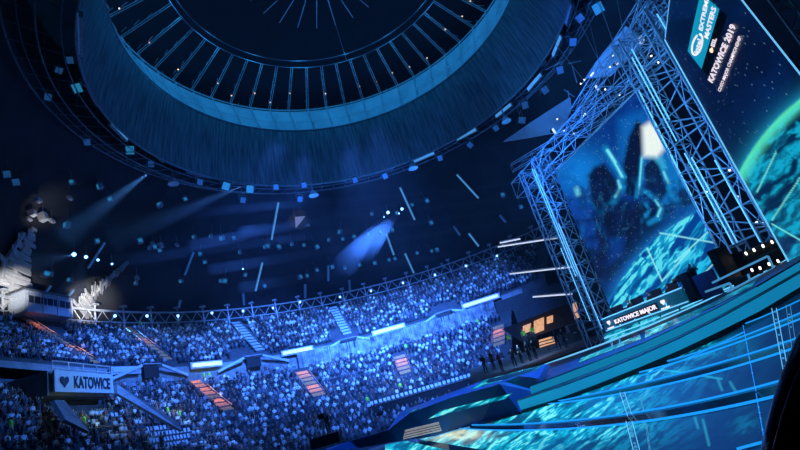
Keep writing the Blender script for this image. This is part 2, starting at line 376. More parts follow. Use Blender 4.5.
# ------------------------------------------------------------------ press box, KATOWICE board block
P = onst(42, 307, 47.2); t = stheta(P); X = stan(t); Y = sdir(t); g = empty('press_box', P-Z*1.4); tag(g, 'pale panelled press cabin with dark windows at the left end of the rim truss', 'cabin')
W_ = (onst(66, 310, 47.2)-onst(18, 300, 47.2)).length
MB().box(P, W_, 2.5, 2.7, X, Y).build('cabin_wall', M['silver'], g)
MB().box(P+Z*1.45, W_+.4, 2.9, .2, X, Y).build('roof', M['steel'], g)
for k in range(4): MB().box(P-Y*1.3+X*W_*(k-1.5)/3.3, .12, .12, 3.0, X, Y).build('mullion', M['alu'], g)
for k in range(7): MB().box(P-Y*1.28+X*W_*(k-3)/7.6+Z*.25, W_/9.5, .08, .9, X, Y).build('window', M['glass'], g)
P = onst(81, 382, 33); BA_, BB_ = onz(52, 381.5, P.z), onz(111, 384.5, P.z); P = (BA_+BB_)/2; X = (BB_-BA_).normalized(); Y = V((-X.y, X.x, 0)); Y = Y if Y.dot(P) > 0 else -Y
g = empty('sign_balcony', P-Z*1.2); tag(g, 'concrete entrance balcony in the lower left stand carrying the KATOWICE board', 'balcony', kind='structure')
W_ = (BB_-BA_).length; print('board', P, W_)
MB().box(P+Y*3.2-Z*.1, W_+.6, 6, 2.2, X, Y).build('parapet', M['concrete'], g)
e = MB()
for z_ in (1.25, 1.9): e.tube(P-X*W_/2+Z*z_, P+X*W_/2+Z*z_, .06, 5)
for k in range(5): e.tube(P+X*W_*(k-2)/4.1+Z*.9, P+X*W_*(k-2)/4.1+Z*1.9, .05, 5)
e.build('handrail', M['alu'], g)
lamp('SPOT', P-Y*7+Z*4, P, (.12, .42, 1), 1500, 95, .8, .4)
def cheek(p, w=.4):
    vs = [V(q) for q in p]+[V(q)+Y*w for q in p]
    return MB().add(vs, [(0, 1, 2, 3), (7, 6, 5, 4), (0, 4, 5, 1), (1, 5, 6, 2), (2, 6, 7, 3), (3, 7, 4, 0)])
cheek([onst(117, 384, 33.5), onst(178, 422, 27.5), onst(183, 431, 27), onst(117, 393, 33)]).build('ramp_wall', M['concrete'], g)
cheek([onst(54, 400, 31.5), onst(64, 400, 31.5), onst(90, 432, 26.5), onst(66, 420, 27.5)]).build('ramp_wall', M['concrete'], g)
g2 = empty('sign_board', P-Y*.16-Z*.8); tag(g2, 'pale blue board reading KATOWICE with a heart emblem', 'sign')
MB().box(P-Y*.15, W_, .2, 1.95, X, Y).build('board', M['silver'], g2)
O_ = P-Y*.27-X*W_*.5
text('KATOWICE', 1.55, lambda a, b: O_+X*(W_*.29+a)+Z*(b-.55), M['navyletter'], g2, width=W_*.64, depth=.03, bold=.03)
def heart(place, s, m_, par, name='heart_emblem', th=.03):
    pts = []
    for k in range(28):
        q = 2*PI*k/28; pts.append((16*math.sin(q)**3/17*s, (13*math.cos(q)-5*math.cos(2*q)-2*math.cos(3*q)-math.cos(4*q))/17*s))
    nrm = (place(1, 0)-place(0, 0)).cross(place(0, 1)-place(0, 0)).normalized()*th
    vs = [place(a, b)+nrm for a, b in pts]+[place(a, b) for a, b in pts]
    return MB().add(vs, [tuple(range(28)), tuple(range(55, 27, -1))]+[(k, k+28, (k+1) % 28+28, (k+1) % 28) for k in range(28)]).build(name, m_, par)
heart(lambda a, b: O_+X*(W_*.14+a)+Z*b-Y*.03, .62, M['navyletter'], g2)
# low parapet walls beside the board block (left edge)
pa = [onst(x, y, 36.5) for x, y in ((-25, 366), (0, 367), (22, 369), (48, 371))]
struct(MB().slab([p-Z*1.0 for p in pa], pa, (0, .3, 0)).build('trim_2', M['concrete']), 'low parapet left of the KATOWICE board')
# ------------------------------------------------------------------ aisles
AIS = []   # (theta, tier, r0, r1, px span)
def aisle(x0, y0, x1, y1, rows, lab, mt_, w=1.3, light=None):
    # find the rows whose steps project between y0 and y1
    t = None
    A = onst(x0, y0, rows[-1][0]); B = onst(x1, y1, rows[0][0]); t = (stheta(onst(x0, y0, (rows[0][0]+rows[-1][0])/2+3))+stheta(onst(x1, y1, (rows[0][0]+rows[-1][0])/2-1)))/2
    sel = [rz for rz in rows if y0-3 <= proj(np.array(spol(t, *rz)))[1] <= y1+3]
    if not sel: return
    AIS.append((t, sel[0][0]-1.2, sel[-1][0]+1.2, w))
    g = empty('aisle_stairs', spol(t, *sel[0])); tag(g, lab, 'stairs', 'aisle stairs in the stands', 'structure')
    X = stan(t); Y = sdir(t); e = MB()
    for r_, z_ in sel:
        e.box(spol(t, r_-.2, z_+.10), w, .4, .5, X, Y); e.box(spol(t, r_+.2, z_+.36), w, .4, .5, X, Y)
    e.build('steps', M['tread'], g); e = MB(); th_ = .26 if mt_ is M['seat'] else .46
    for r_, z_ in sel:
        e.box(spol(t, r_-.3, z_+.36), w*.96, .22, th_*.5, X, Y); e.box(spol(t, r_+.1, z_+.62), w*.96, .22, th_*.5, X, Y)
    e.build('painted_nosing', mt_, g)
    e = MB()
    for sg in (-1, 1): e.tube(spol(t, *sel[0])+X*w*.55*sg+Z*.9, spol(t, *sel[-1])+X*w*.55*sg+Z*.9, .05, 4)
    e.build('handrail', M['steel'], g)
    if light:
        for j in range(light[1]):
            q = sel[int((j+.5)/light[1]*len(sel))]; lamp('SPOT', spol(t, q[0]-1.2, q[1]+3.2), spol(t, q[0], q[1]), (1, .42, .22), light[0]*1.1, 75, .6, .2)
EXR = [(r_+k*0, z_) for k in (0,) for r_, z_ in LOR]
aisle(44, 327, 62, 364, UPR, 'orange lit stairs in the upper stand below the press cabin', M['orange'], 1.1, (330, 2))
aisle(137, 325, 150, 362, UPR, 'stairs with orange top in the upper stand, left of centre', M['orange'], 1.3, (260, 1))
aisle(241, 326, 251, 352, UPR, 'pale striped stairs in the upper stand, left of the middle tunnel', M['seat'], 1.6)
aisle(336, 313, 344, 334, UPR, 'pale striped stairs in the upper stand above the middle tunnel', M['seat'], 1.6)
aisle(216, 381, 240, 412, LOR, 'long orange lit stairs in the lower stand, leftmost of the long ones', M['orange'], 1.9, (420, 3))
aisle(305, 376, 327, 397, LOR, 'orange lit stairs in the lower stand under the left end of the curtain', M['orange'], 2.1, (420, 2))
aisle(402, 362, 406, 373, LOR, 'short orange patch of stairs below the middle of the curtain', M['orange'], 2.0, (420, 1))
aisle(495, 330, 500, 346, LOR, 'orange lit stairs at the right end of the lower stand', M['orange'], 2.0, (420, 1))
aisle(112, 388, 128, 400, LOR, 'short orange rail steps beside the ramp wall right of the KATOWICE board', M['orange'], .7, (200, 1))
# ------------------------------------------------------------------ figures
def figure(J, radii, bones, regions, name, mats, sub=1):
    """one continuous skinned body; J joints, radii per joint, regions[bone] -> material slot"""
    keys = list(J); me = bpy.data.meshes.new(name); ix = {k: i for i, k in enumerate(keys)}
    me.from_pydata([J[k] for k in keys], [(ix[a], ix[b]) for a, b in bones], [])
    o = bpy.data.objects.new(name, me); COL.objects.link(o)
    sk = o.modifiers.new('s', 'SKIN'); sk.use_smooth_shade = True
    for k in keys:
        d = me.skin_vertices[0].data[ix[k]]; r_ = radii[k]; d.radius = (r_, r_) if not isinstance(r_, tuple) else r_
        d.use_root = (k == 'pelvis')
    if sub: sb = o.modifiers.new('u', 'SUBSURF'); sb.levels = sub
    dg = bpy.context.evaluated_depsgraph_get(); out = bpy.data.meshes.new_from_object(o.evaluated_get(dg)); out.name = name
    bpy.data.objects.remove(o); out.materials.clear()
    for q in mats: out.materials.append(q)
    segs = [(np.array(J[a]), np.array(J[b]), regions.get((a, b), 0)) for a, b in bones]
    hz = J['head'][2]; hy = J['head'][1]
    for p in out.polygons:
        c = np.array(p.center); best = 9; r_ = 0
        for a, b, rg in segs:
            ab = b-a; tt = np.clip(np.dot(c-a, ab)/max(ab@ab, 1e-9), 0, 1); d = np.linalg.norm(c-a-ab*tt)
            if d < best: best, r_ = d, rg
        if c[2] > hz+.03 or (c[2] > hz-.07 and c[1] > hy+.03 and r_ == 1): r_ = 2 if c[2] > hz-.12 else r_
        p.material_index = r_
    return out
BON = [('pelvis', 'waist'), ('waist', 'chest'), ('chest', 'neck'), ('neck', 'chin'), ('chin', 'head'), ('head', 'crown'), ('head', 'nose'),
       ('chest', 'shL'), ('shL', 'elL'), ('elL', 'wrL'), ('wrL', 'haL'), ('chest', 'shR'), ('shR', 'elR'), ('elR', 'wrR'), ('wrR', 'haR'),
       ('pelvis', 'hiL'), ('hiL', 'knL'), ('knL', 'anL'), ('anL', 'toL'), ('pelvis', 'hiR'), ('hiR', 'knR'), ('knR', 'anR'), ('anR', 'toR')]
REG = {('neck', 'chin'): 1, ('chin', 'head'): 1, ('head', 'crown'): 1, ('head', 'nose'): 1, ('wrL', 'haL'): 1, ('wrR', 'haR'): 1, ('elL', 'wrL'): 1, ('elR', 'wrR'): 1}
for s_ in 'LR':
    for a, b in (('pelvis', 'hi'+s_), ('hi'+s_, 'kn'+s_), ('kn'+s_, 'an'+s_), ('an'+s_, 'to'+s_)): REG[(a, b)] = 3
RAD = dict(pelvis=(.16, .12), waist=(.14, .10), chest=(.17, .12), neck=.055, chin=.07, head=(.085, .10), crown=.055, nose=.018)
for s_ in 'LR': RAD.update({'sh'+s_: .07, 'el'+s_: .045, 'wr'+s_: .03, 'ha'+s_: .04, 'hi'+s_: .09, 'kn'+s_: .06, 'an'+s_: .04, 'to'+s_: .035})
def pose(seat=True, arms='lap', lean=0.):      # faces -y
    J = {}; h = .46 if seat else .95
    J['pelvis'] = (0, 0, h); J['waist'] = (0, -lean*.3, h+.20); J['chest'] = (0, -lean*.7, h+.42); J['neck'] = (0, -lean, h+.57)
    J['chin'] = (0, -lean-.02, h+.65); J['head'] = (0, -lean-.02, h+.73); J['crown'] = (0, -lean, h+.82); J['nose'] = (0, -lean-.13, h+.71)
    for s_, q in (('L', 1), ('R', -1)):
        J['sh'+s_] = (q*.19, -lean*.8, h+.50)
        if arms == 'lap': J['el'+s_] = (q*.24, -lean*.6-.06, h+.22); J['wr'+s_] = (q*.15, -.30, h+.15); J['ha'+s_] = (q*.11, -.38, h+.15)
        elif arms == 'up': J['el'+s_] = (q*.30, -.10, h+.68); J['wr'+s_] = (q*.26, -.12, h+.95); J['ha'+s_] = (q*.24, -.14, h+1.04)
        elif arms == 'clap': J['el'+s_] = (q*.24, -.16, h+.28); J['wr'+s_] = (q*.08, -.34, h+.42); J['ha'+s_] = (q*.035, -.39, h+.50)
        elif arms == 'side': J['el'+s_] = (q*.25, .02, h+.24); J['wr'+s_] = (q*.26, -.04, h-.02); J['ha'+s_] = (q*.26, -.06, h-.12)
        elif arms == 'desk': J['el'+s_] = (q*.25, -.12, h+.26); J['wr'+s_] = (q*.20, -.38, h+.28); J['ha'+s_] = (q*.18, -.48, h+.28)
        elif arms == 'camera': J['el'+s_] = (q*.25, -.2, h+.36); J['wr'+s_] = (q*.12, -.36, h+.60); J['ha'+s_] = (q*.10, -.42, h+.66)
        if seat: J['hi'+s_] = (q*.10, -.03, h); J['kn'+s_] = (q*.13, -.46, h+.02); J['an'+s_] = (q*.13, -.44, .08); J['to'+s_] = (q*.14, -.60, .05)
        else: J['hi'+s_] = (q*.10, 0, h-.04); J['kn'+s_] = (q*.12, -.02, h-.47); J['an'+s_] = (q*.12, .02, .08); J['to'+s_] = (q*.14, -.14, .04)
    return J
def fig(name, seat, arms, lean=0., sub=1, mats=None):
    return figure(pose(seat, arms, lean), RAD, BON, REG, name, mats or [M['shirt'], M['skin'], M['hair'], M['jeans']], sub)
SP = [fig('spectator', True, 'lap', sub=0), fig('spectator', True, 'clap', .06, sub=0), fig('spectator', True, 'up', sub=0), fig('spectator', True, 'lap', .15, sub=0), fig('spectator', False, 'up', sub=0), fig('spectator', False, 'side', sub=0)]
def person(me, loc, rz, label, group=None, name='person', s=1.):
    o = bpy.data.objects.new(name, me); COL.objects.link(o); o.location = loc; o.rotation_euler = (0, 0, rz); o.scale = (s, s, s)
    tag(o, label, 'person', group); return o
# simplified bodies for the uncounted mass, ~70 vertices each
def low_person(up):
    mb = MB()
    def loft(rings, n):
        vs = []; 
        for (x, y, z, a, b) in rings: vs += [(x+a*math.cos(2*PI*k/n), y+b*math.sin(2*PI*k/n), z) for k in range(n)]
        fs = [(i*n+k, i*n+(k+1) % n, (i+1)*n+(k+1) % n, (i+1)*n+k) for i in range(len(rings)-1) for k in range(n)]+[tuple((len(rings)-1)*n+k for k in range(n))]
        mb.add(vs, fs)
    mb.cur = 0; loft([(0, 0, .4, .17, .14), (0, 0, .66, .16, .11), (0, -.02, .9, .21, .12), (0, -.02, 1.0, .10, .08)], 6)
    mb.cur = 1; loft([(0, -.02, 1.0, .05, .05), (0, -.03, 1.08, .09, .10), (0, -.03, 1.2, .09, .11)], 6)
    mb.cur = 2; loft([(0, -.02, 1.18, .10, .12), (0, -.01, 1.27, .05, .06)], 6)
    mb.cur = 0
    for q in (-1, 1):
        if up: pts = [(q*.2, 0, .95), (q*.3, -.1, 1.2), (q*.26, -.14, 1.5)]
        else: pts = [(q*.2, 0, .95), (q*.25, -.08, .7), (q*.12, -.34, .62)]
        mb.cur = 0; mb.path(pts, .055, 4, .035)
    mb.cur = 3
    for q in (-1, 1): mb.path([(q*.1, 0, .48), (q*.13, -.45, .5), (q*.13, -.44, .1)], .075, 4, .05)
    return mb
LOWS = [low_person(False), low_person(True)]
# seat prototype
def seat_mb():
    mb = MB(); mb.box((0, -.02, .42), .44, .42, .05); mb.box((0, .21, .66), .44, .05, .46, Y=(0, .97, -.2), Z=(0, .2, .97)); mb.box((0, 0, .2), .08, .2, .4)
    return mb
seat_me = seat_mb().build('stadium_seat', M['seat'])
proto_seat = seat_me; seat_mesh = seat_me.data
bpy.data.objects.remove(seat_me)
BLK = [(onst(81, 380, 33), 0)]
tb = stheta(onst(81, 382, 33)); tb0 = stheta(onst(48, 380, 33)); tb1 = stheta(onst(113, 384, 33))
tpb0, tpb1 = stheta(onst(14, 300, 46)), stheta(onst(68, 310, 46))
tvo = [stheta(onst(x, y, 37.9)) for x, y in ((253, 362), (349, 344), (445, 317))]
crowd = []; seats = []
def place(rows, tier, thmax):
    for i, (r_, z_) in enumerate(rows):
        dth = .68/r_; t = TH0+.02+rs.rand()*dth
        while t < thmax:
            t += (dth if t > -HP else .68/45)*(1+.12*rs.randn()*.5)
            P = spol(t, r_, z_); X_, Y_, w = proj(np.array(P))
            if tier == 'U' and tpb0 < t < tpb1 and r_ > 44: continue
            if w < 5 or X_ < -25 or X_ > 590 or Y_ > 490: continue
            if any(abs(t-a[0])*r_ < a[3]/2+.35 and a[1] < r_ < a[2] for a in AIS): continue
            if tier == 'L':
                if tb0-.01 < t < tb1+.01 and r_ > 32.2: continue
                if r_ > 36.2 and t > thA-.02: continue
            else:
                if any(abs(t-a)*r_ < 2.6 and r_ < 40.5 for a in tvo): continue
            empt = tier == 'L' and ((148 < X_ < 192 and 433 < Y_ < 452) or (X_ > 372 and 25.3 < r_ < 27.2 and t < .2))
            if tier == 'L' and t > -.35 and abs(r_-24.9) < .5: continue
            if empt:
                seats.append((P, max(t, -HP), X_, Y_)); continue
            if rs.rand() < (.10 if not (60 < X_ < 160 and Y_ > 395) else .45): 
                if rs.rand() < .5 and w < 78: seats.append((P, max(t, -HP), X_, Y_))
                continue
            crowd.append((P, max(t, -HP)+rs.randn()*.25+(.25 if tier == 'L' else .2), X_, Y_, w, tier))
place(UPR, 'U', .56); place(LOR, 'L', .36)
print('crowd', len(crowd), 'seats', len(seats))
inview = lambda c: -2 < c[2] < 802 and c[3] < 455
crowd.sort(key=lambda c: c[4]+(0 if inview(c) else 1000))
near, far = crowd[:300], crowd[300:]
zone = lambda c: ('in the dark bottom left corner' if c[2] < 60 else 'under the KATOWICE board' if c[2] < 130 else 'around the bottom seat block' if c[2] < 230 else 'below the long orange stairs' if c[2] < 330 else 'beside the stage barrier')
PZ = ['sitting with hands in the lap', 'sitting and clapping', 'sitting with both arms raised', 'sitting and leaning forward', 'standing with both arms raised', 'standing with arms down']
for c in near:
    k = rs.choice(6, p=[.42, .2, .08, .2, .05, .05])
    person(SP[k], c[0], -c[1], 'spectator %s %s' % (PZ[k], zone(c)), 'spectators '+zone(c)+', '+PZ[k], s=.95+.1*rs.rand())
CC = np.array([(.03, .035, .045), (.75, .78, .8), (.2, .22, .26), (.05, .06, .1), (.4, .45, .55), (.9, .9, .92), (.10, .11, .14), (.2, .1, .08), (.03, .03, .04), (.14, .15, .2)])
LC = []
for mb in LOWS:
    vc = np.zeros(len(mb.v), int)
    for f, q in zip(mb.f, mb.mi):
        for i in f: vc[i] = q
    LC.append((np.array(mb.v), mb.f, vc))
vs = []; fs = []; cs = []; off = 0
for P, t, X_, Y_, w, tier in far:
    bv, bf, vc = LC[1 if rs.rand() < .13 else 0]; s_ = .92+.16*rs.rand(); c_, sn = math.cos(-t), math.sin(-t)
    q = bv*s_; q = np.stack([q[:, 0]*c_-q[:, 1]*sn, q[:, 0]*sn+q[:, 1]*c_, q[:, 2]+rs.choice([0, 0, 0, .3])], 1)+np.array(P)
    col = np.zeros((len(bv), 4)); col[:, 3] = 1; pal = np.array([CC[rs.randint(10)], (.6, .4, .3), (.04, .03, .025) if rs.rand() < .75 else (.45, .33, .18), (.05, .06, .1)])
    col[:, :3] = pal[vc]; vs.append(q); cs.append(col); fs += [tuple(i+off for i in f) for f in bf]; off += len(bv)
me = bpy.data.meshes.new('crowd'); me.from_pydata(np.vstack(vs).tolist(), [], fs)
ca = me.color_attributes.new('cloth', 'FLOAT_COLOR', 'POINT'); ca.data.foreach_set('color', np.vstack(cs).ravel()); me.materials.append(M['crowd'])
co = bpy.data.objects.new('crowd', me); COL.objects.link(co); tag(co, 'packed crowd of seated spectators filling the distant stands in blue light', 'crowd', kind='stuff')
seats.sort(key=lambda s_: 0 if (s_[2] > 345 or (148 < s_[2] < 192 and s_[3] > 433)) else 1)
for P, t, X_, Y_ in seats[:300]:
    z_ = 'in the block at the bottom edge' if 140 < X_ < 200 and Y_ > 425 else 'in the strip above the crowd barrier' if X_ > 372 and P.z < 4 else 'among the spectators of the lower left stand' if Y_ > 370 else 'among the spectators of the upper stand'
    o = bpy.data.objects.new('stadium_seat', seat_mesh); COL.objects.link(o); o.location = P; o.rotation_euler = (0, 0, -t)
    tag(o, 'empty pale seat '+z_, 'seat', 'empty seats '+z_)
if len(seats) > 300:
    vs = []; fs = []; mb = seat_mb(); bv = np.array(mb.v); off = 0
    for P, t, X_, Y_ in seats[300:]:
        c_, sn = math.cos(-t), math.sin(-t); vs.append(np.stack([bv[:, 0]*c_-bv[:, 1]*sn, bv[:, 0]*sn+bv[:, 1]*c_, bv[:, 2]], 1)+np.array(P)); fs += [tuple(i+off for i in f) for f in mb.f]; off += len(bv)
    me = bpy.data.meshes.new('distant_seats'); me.from_pydata(np.vstack(vs).tolist(), [], fs); me.materials.append(M['seat'])
    o = bpy.data.objects.new('distant_seats', me); COL.objects.link(o); tag(o, 'scattered empty pale seats among the distant crowd', 'seats', kind='stuff')
# stewards in hi-vis
STW = fig('steward', False, 'side', mats=[M['hivis'], M['skin'], M['hair'], M['jeans']])
STL = fig('steward', True, 'lap', mats=[M['hivis'], M['skin'], M['hair'], M['jeans']])
def on_row(x, y, rows):          # the row whose standing place shows nearest that point of the stand
    best = None
    for r_, z_ in rows:
        P = onst(x, y, r_)
        if best is None or abs(P.z-z_) < best[0]: best = (abs(P.z-z_), V((P.x, P.y, z_)), stheta(P))
    return best[1], best[2]
for x, y, rows, lab in ((169, 422, LOR, 'steward in yellow-green vest at the foot of the ramp wall, left one of two'), (181, 423, LOR, 'steward in yellow-green vest at the foot of the ramp wall, right one of two'),
    (85, 433, LOR, 'steward in yellow-green vest on the steps below the KATOWICE board'), (11, 440, LOR, 'steward in yellow-green vest in the bottom left corner'),
    (204, 376, LOR, 'steward in yellow-green vest under the leftmost light box, left one of two'), (210, 378, LOR, 'steward in yellow-green vest under the leftmost light box, right one of two'),
    (408, 354, LOR, 'steward in yellow-green vest under the middle of the curtain'), (402, 392, LOR, 'steward in yellow-green vest beside the front row of empty seats'),
    (369, 406, LOR, 'steward in yellow-green vest in the low rows left of the front empty seats'), (40, 378, LOR, 'steward in yellow-green vest just left of the KATOWICE board'),
    (141, 328, UPR, 'steward in yellow-green vest at the top of the left upper stairs'), (480, 329, LOR, 'steward in yellow-green vest near the right end of the curtain'), (527, 347-12, LOR, 'steward in yellow-green vest left of the lit backstage doorway')):
    P, t = on_row(x, y, rows); person(STW, P+Z*.02, -max(t, -HP)+.3, lab, 'stewards', s=1.05)
for x, y in ((169, 420), (85, 430), (404, 390), (208, 374)):
    P, t = on_row(x, y, LOR); lamp('POINT', P-sdir(t)*2+Z*2, None, (.7, 1, .3), 60, rad=.3)
# ================================================================== STAGE SIDE
H = V((math.sin(R(-19.7)), math.cos(R(-19.7)), 0)); NRM = V((-.942, -.337, 0)); NRM = V((-H.y, H.x, 0))   # NRM faces the hall
BR0 = V((19.0, 33.0, 0))
def sp(al, z, out=0.): return BR0+H*al+Z*z+NRM*out
# ---- backdrop wall right of the stands with lit doorway
A1 = oncyl(499, 302, 38.2); A2 = oncyl(600, 272, 38.2); d1 = (A2-A1).normalized()
bw = MB(); bl = [oncyl(x, y, 38) for x, y in ((497, 345), (530, 336), (565, 326), (612, 312))]; bu = [oncyl(x, y, 38) for x, y in ((494, 303), (530, 290), (565, 281), (600, 262))]
tag(bw.slab([V((p.x, p.y, 6.6)) for p in bl], bu, (0, .4, 0)).build('drape', M['dark']), 'large dark navy drape right of the stands behind the towers', 'drape')
def bp(x, y, d=78): return at(x, y, d)
g = empty('backstage_doorway', bp(540, 352)); tag(g, 'orange lit backstage doorway with posters and a slatted board', 'doorway')
e = MB()
for (x0, y0, x1, y1, x2, y2, x3, y3), mt_, nm in (((522, 327, 552, 316, 553, 341, 525, 348), M['black'], 'dark_surround'),):
    MB().slab([bp(x0, y0+14, 79), bp(x1+30, y1+4, 79)], [bp(x0-20, y0+2, 79), bp(x1+20, y1-14, 79)], (0, .3, 0)).build(nm, mt_, g)
for i, (x0, y0, x1, y1, h_) in enumerate(((523, 326, 531, 323, 8), (534, 321, 544, 317, 13), (547, 317, 553, 315, 7))):
    MB().slab([bp(x0, y0+h_), bp(x1, y1+h_)], [bp(x0, y0), bp(x1, y1)], (0, .2, 0)).build('lit_poster', M['orangebeam'], g)
sl = MB()
for k in range(6):
    y = 338+k*3; sl.slab([bp(539+k*.4, y+2+2), bp(555+k*.4, y+2-2.5)], [bp(539+k*.4, y+2), bp(555+k*.4, y-2.5)], (0, .15, 0))
sl.build('slatted_board', M['orangebeam'], g)
MB().slab([bp(546, 359), bp(556, 355)], [bp(545, 353), bp(556, 349)], (0, .2, 0)).build('low_panel', M['orangebeam'], g)
g = empty('lit_panel', bp(577, 318)); tag(g, 'small tall orange lit panel beside the left tower foot', 'panel')
MB().slab([bp(575, 319, 70), bp(580, 317, 70)], [bp(572, 304, 70), bp(576, 302, 70)], (0, .2, 0)).build('panel', M['orangebeam'], g)
lamp('SPOT', at(520, 372, 50)+Z*6, at(530, 362, 60), (.15, .45, 1), 9000, 60, .8, .3)  # unseen blue light added to brighten the crew
lamp('POINT', at(532, 340, 58), None, (1, .5, .25), 90, rad=.4)  # warm light added on the crew
lamp('POINT', bp(543, 333, 77), None, (1, .5, .25), 12, rad=.5)
CRW = fig('crew', False, 'side', mats=[M['dark'], M['skin'], M['hair'], M['jeans']]); CRR = fig('crew', False, 'side', mats=[M['red'], M['skin'], M['hair'], M['jeans']])
# backstage floor deck carrying the crew
dk = [bp(x, y, d) for x, y, d in ((470, 392, 60), (500, 383, 62), (545, 367, 64), (600, 348, 64))]; db = [bp(x, y, d) for x, y, d in ((470, 372, 76), (500, 366, 77), (545, 357, 78), (600, 338, 78))]
zdk = sum(p.z for p in dk)/4
def onz(x, y, z): r = ray(x, y); return V(r*(z/r[2]))
dd = MB()
def stand_at(x, y, d): P = at(x, y, d); return P
people = [(503, 374, CRR, 'person in a red top standing at the corner of the backstage floor'), (495, 372, CRW, 'dark clothed crew member left of the person in red'), (516, 369, CRW, 'dark clothed crew member in front of the bright doorway, leftmost'),
 (523, 366, CRW, 'dark clothed crew member in front of the bright doorway, second from left'), (531, 363, CRW, 'dark clothed crew member left of the slatted board'), (537, 361, CRW, 'dark clothed crew member touching the slatted board'),
 (560, 352, CRW, 'dark clothed crew member right of the slatted board'), (567, 350, CRW, 'dark clothed crew member by the tower foot'), (585, 341, CRW, 'crew member beside the small orange panel'), (487, 376, CRW, 'dark clothed crew member at the left end of the backstage floor'),
 (512, 350, STW, 'steward in yellow-green vest behind the crew, left of the posters'), (527, 346, STW, 'steward in yellow-green vest in front of the first poster'), (536, 343, STW, 'steward in yellow-green vest in front of the middle poster')]
plinths = []
for x, y, me_, lab in people:
    P = at(x, y-2, 53 if me_ is not STW else 66); person(me_, P, rs.rand()*1.2-.3, lab, s=1.1); plinths.append(P)
fl = MB(); n_ = 12; lo = []; up = []
for k in range(n_+1):
    x = 470+140*k/n_; yf = 379.5-(x-487)*.36; lo.append(at(x, yf+3.2, 50)); up.append(at(x, 356-(x-512)*.30, 77))
fl.slab(lo, up, (0, 0, -.5)); tag(fl.build('backstage_floor', M['dark']), 'dark raised backstage floor behind the stage barrier', 'platform', kind='structure')
# black crates of equipment there
for i, (x, y, w_, h_) in enumerate(((568, 341, 1.5, 1.8), (578, 337, 1.0, 2.4), (555, 347, .9, 1.0), (592, 330, 1.1, 1.8))):
    g = empty('equipment_case', at(x, y+8, 66)); tag(g, 'black equipment case on the backstage floor, '+['widest of them', 'tallest of them', 'lowest of them', 'rightmost of them'][i], 'case')
    MB().box(at(x, y+8, 66)+Z*h_/2, w_, 1.4, h_).build('shell', M['black'], g); MB().box(at(x, y+8, 66)+Z*(h_+.03), w_+.06, 1.46, .06).build('lid_edge', M['steel'], g)
    MB().box(at(x, y+8, 66)+Z*(h_*.6)-Y*.0-V((0, .74, 0)), .4, .08, .12).build('handle', M['steel'], g)
